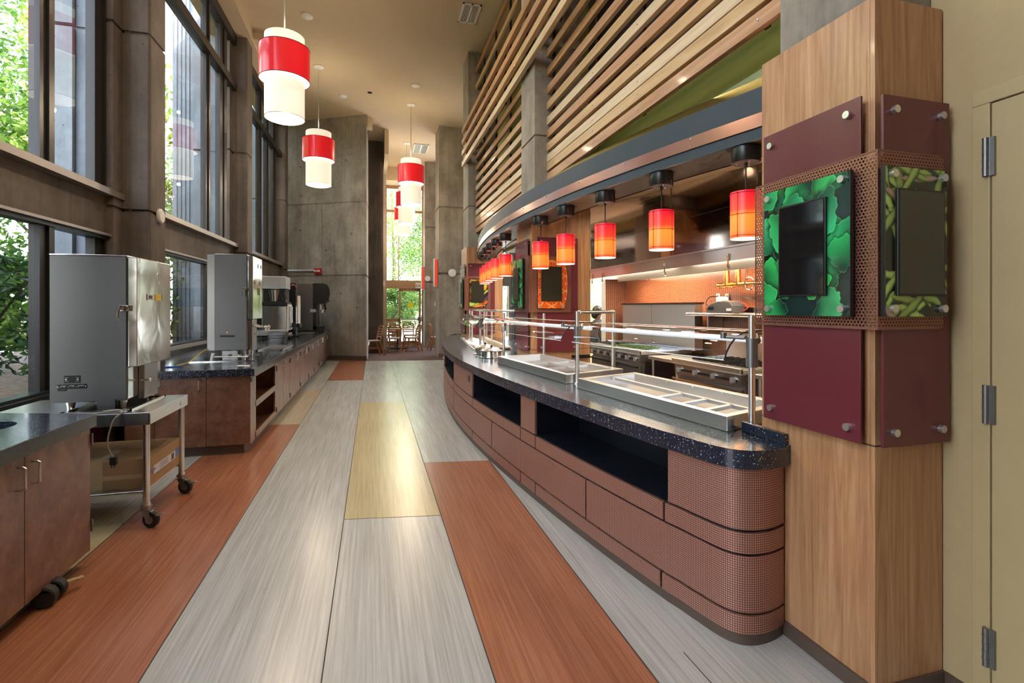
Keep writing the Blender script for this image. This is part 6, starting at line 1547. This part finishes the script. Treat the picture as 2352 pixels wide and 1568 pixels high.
# =================================================================== OUTSIDE
g = MB(); g.add([(-60, -30, -.06), (-3.0, -30, -.06), (-3.0, 60, -.06), (-60, 60, -.06)], [(0,1,2,3)], 0)
g.add([(-3.0, 21, -.06), (60, 21, -.06), (60, 60, -.06), (-3.0, 60, -.06)], [(0,1,2,3)], 1); g.add([(2, 17.2, -.05), (12, 17.2, -.05), (12, 21, -.05), (2, 21, -.05)], [(0,1,2,3)], 1)
g.add([(-16, -2, -.05), (-12, -2, -.05), (-12, 22, -.05), (-16, 22, -.05)], [(0,1,2,3)], 1)
struct('ground', g, [M['mulch'], M['pave']])
def leaf_cloud(n, cx, cy_, cz, rx, ry, rz_, size, rnd, lumps=9, elong=1.7):
    m = MB(); cs = []
    for _ in range(lumps):
        a = rnd.uniform(0, 2*PI); b = rnd.uniform(-1, 1); q = rnd.uniform(.35, .85); s_ = math.sqrt(1-b*b)
        cs.append((cx+rx*q*s_*math.cos(a), cy_+ry*q*s_*math.sin(a), cz+rz_*q*b, rnd.uniform(.3, .5)))
    vs = []; fs = []
    for i in range(n):
        c = rnd.choice(cs); a = rnd.uniform(0, 2*PI); b = rnd.uniform(-1, 1); q = rnd.random()**.45; s_ = math.sqrt(1-b*b)
        p = Vector((c[0]+rx*c[3]*q*s_*math.cos(a), c[1]+ry*c[3]*q*s_*math.sin(a), c[2]+rz_*c[3]*q*b))
        if p.z < .03: continue
        d = Vector((rnd.gauss(0,1), rnd.gauss(0,1), rnd.gauss(0,.6)-.3)).normalized(); e = d.cross(Vector((rnd.gauss(0,1), rnd.gauss(0,1), rnd.gauss(0,1)))).normalized()
        L = size*rnd.uniform(.6, 1.3); w_ = L/elong/2; nn = d.cross(e)*w_*.35
        k = len(vs); vs += [p-d*L*.5, p+e*w_+nn, p+d*L*.5, p-e*w_+nn]; fs += [(k, k+1, k+2), (k, k+2, k+3)]
    return m.add(vs, fs)
RN = random.Random(11)
def tree(x, y, h, r, kind, label, n=9000, size=.17, z0=1.6, lumps=14):
    t = thing('tree', label, 'tree', (x, y, -.05), 'trees outside the windows')
    m = MB(); m.tube([(x, y, -.05), (x+.1, y, h*.35), (x-.05, y+.1, h*.75)], [.16, .11, .04], 8)
    for k in range(7): a = RN.uniform(0, 2*PI); z = RN.uniform(.25, .65)*h; m.tube([(x, y, z), (x+r*.7*math.cos(a), y+r*.7*math.sin(a), z+h*.22)], [.05, .012], 6)
    obj('trunk', m, M['bark'], t); obj('crown', leaf_cloud(n, x, y, (z0+h)/2, r, r, (h-z0)/2, size, RN, lumps), M[kind], t)
TR = [(-7.2, 6.2, 8.5, 2.6, 'leaf_l', 'bright green maple outside the near window'), (-8.6, 9.8, 9.5, 3.0, 'leaf_m', 'leafy tree behind the maple outside the near window'), (-10.5, 3.5, 9, 3.2, 'leaf_m', 'broad tree outside at the far left of the near window'),
      (-5.6, 12.6, 8.5, 1.7, 'leaf_l', 'slender light green tree outside the second window'), (-8.4, 16.5, 10, 3.0, 'leaf_m', 'dense tree farther off outside the second window'), (-13.5, 12, 11, 4, 'leaf_d', 'dark tree in the distance beyond the maple'),
      (-6.0, 20.5, 9, 2.6, 'leaf_m', 'tree outside beyond the third window')]
for a in TR: tree(a[0], a[1], a[2], a[3], a[4], a[5])
for a in [(.0, 27.5, 9.5, 2.8, 'leaf_l', 'pale green tree outside the far glass doors'), (3.2, 28.0, 9, 2.6, 'leaf_m', 'green tree outside to the side of the far glass doors'), (1.2, 33, 12, 4.0, 'leaf_l', 'tall light tree at the back, outside the far glass doors'), (1.0, 25.4, 3.1, 1.5, 'leaf_m', 'small bushy tree right outside the far glass doors'), (7.0, 26, 9, 2.6, 'leaf_m', 'tree outside the back window of the servery')]:
    tree(*a, z0=.3 if a[2] < 4 else 1.4, n=8500, size=.13)
def shrub(x, y, h, r, label, n=1500, size=.16, kind='leaf_d', el=2.6):
    t = thing('shrub', label, 'shrub', (x, y, -.05), 'shrubs planted outside the windows'); m = MB()
    for k in range(9): a = RN.uniform(0, 2*PI); m.tube([(x, y, -.05), (x+r*.3*math.cos(a), y+r*.3*math.sin(a), h*.5), (x+r*.8*math.cos(a), y+r*.8*math.sin(a), h*.85)], [.02, .014, .006], 5)
    obj('stem', m, M['bark'], t); obj('foliage', leaf_cloud(n, x, y, h*.56, r, r, h*.5, size, RN, 10, el), M[kind], t)
shrub(-4.3, 4.9, 2.2, .75, 'glossy broad-leaved shrub right outside the near window'); shrub(-4.7, 6.0, 2.0, .8, 'second glossy shrub outside the near window, next to the pale buttress'); shrub(-4.2, 3.7, 2.3, .8, 'dark shrub outside the near window, behind the rolling cabinet')
shrub(-4.0, 10.2, 3.4, .7, 'tall leafy shrub against the pale buttress outside the second window', 1600, .13, 'leaf_m', 2.0); shrub(-3.9, 9.2, 2.0, .6, 'low shrub outside the second window, behind the juice dispenser', 700, .18)
shrub(-5.2, 8.3, 2.6, 1.0, 'wide dark shrub outside the second window', 2200)
for i, (x, y) in enumerate(((-9.5, 1.5), (-10, 5.0), (-10.5, 8.5), (-9.8, 12.0), (-9.2, 15.5), (-8.5, 19))): shrub(x, y, 3.6, 2.1, ['big dark hedge shrub at the far end of the garden, nearest the viewer', 'big dark hedge shrub across the garden, beyond the glossy shrubs', 'big dark hedge shrub across the garden, behind the maple', 'big dark hedge shrub across the garden, outside the second window', 'big dark hedge shrub beyond the ribbed buttress', 'big dark hedge shrub at the back corner of the garden'][i], 4500, .24, 'leaf_m', 2.2)
shrub(.6, 23.2, 1.9, .9, 'dark green shrub outside the far glass door', 1600, .13, 'leaf_m', 2.0); shrub(2.0, 23.6, 2.3, 1.0, 'bushy shrub outside beneath the exit sign', 1800, .13, 'leaf_m', 2.0)
m = MB(); m.bar((-1, 22.4, .95), (4, 22.4, .95), .05, .05); m.bar((-1, 22.4, .5), (4, 22.4, .5), .03, .03)
for k in range(6): m.bar((-1+k, 22.4, -.05), (-1+k, 22.4, .95), .04, .04, up=(1,0,0))
tag(obj('railing', m, M['white']), 'white metal railing outside the far glass doors', 'railing')
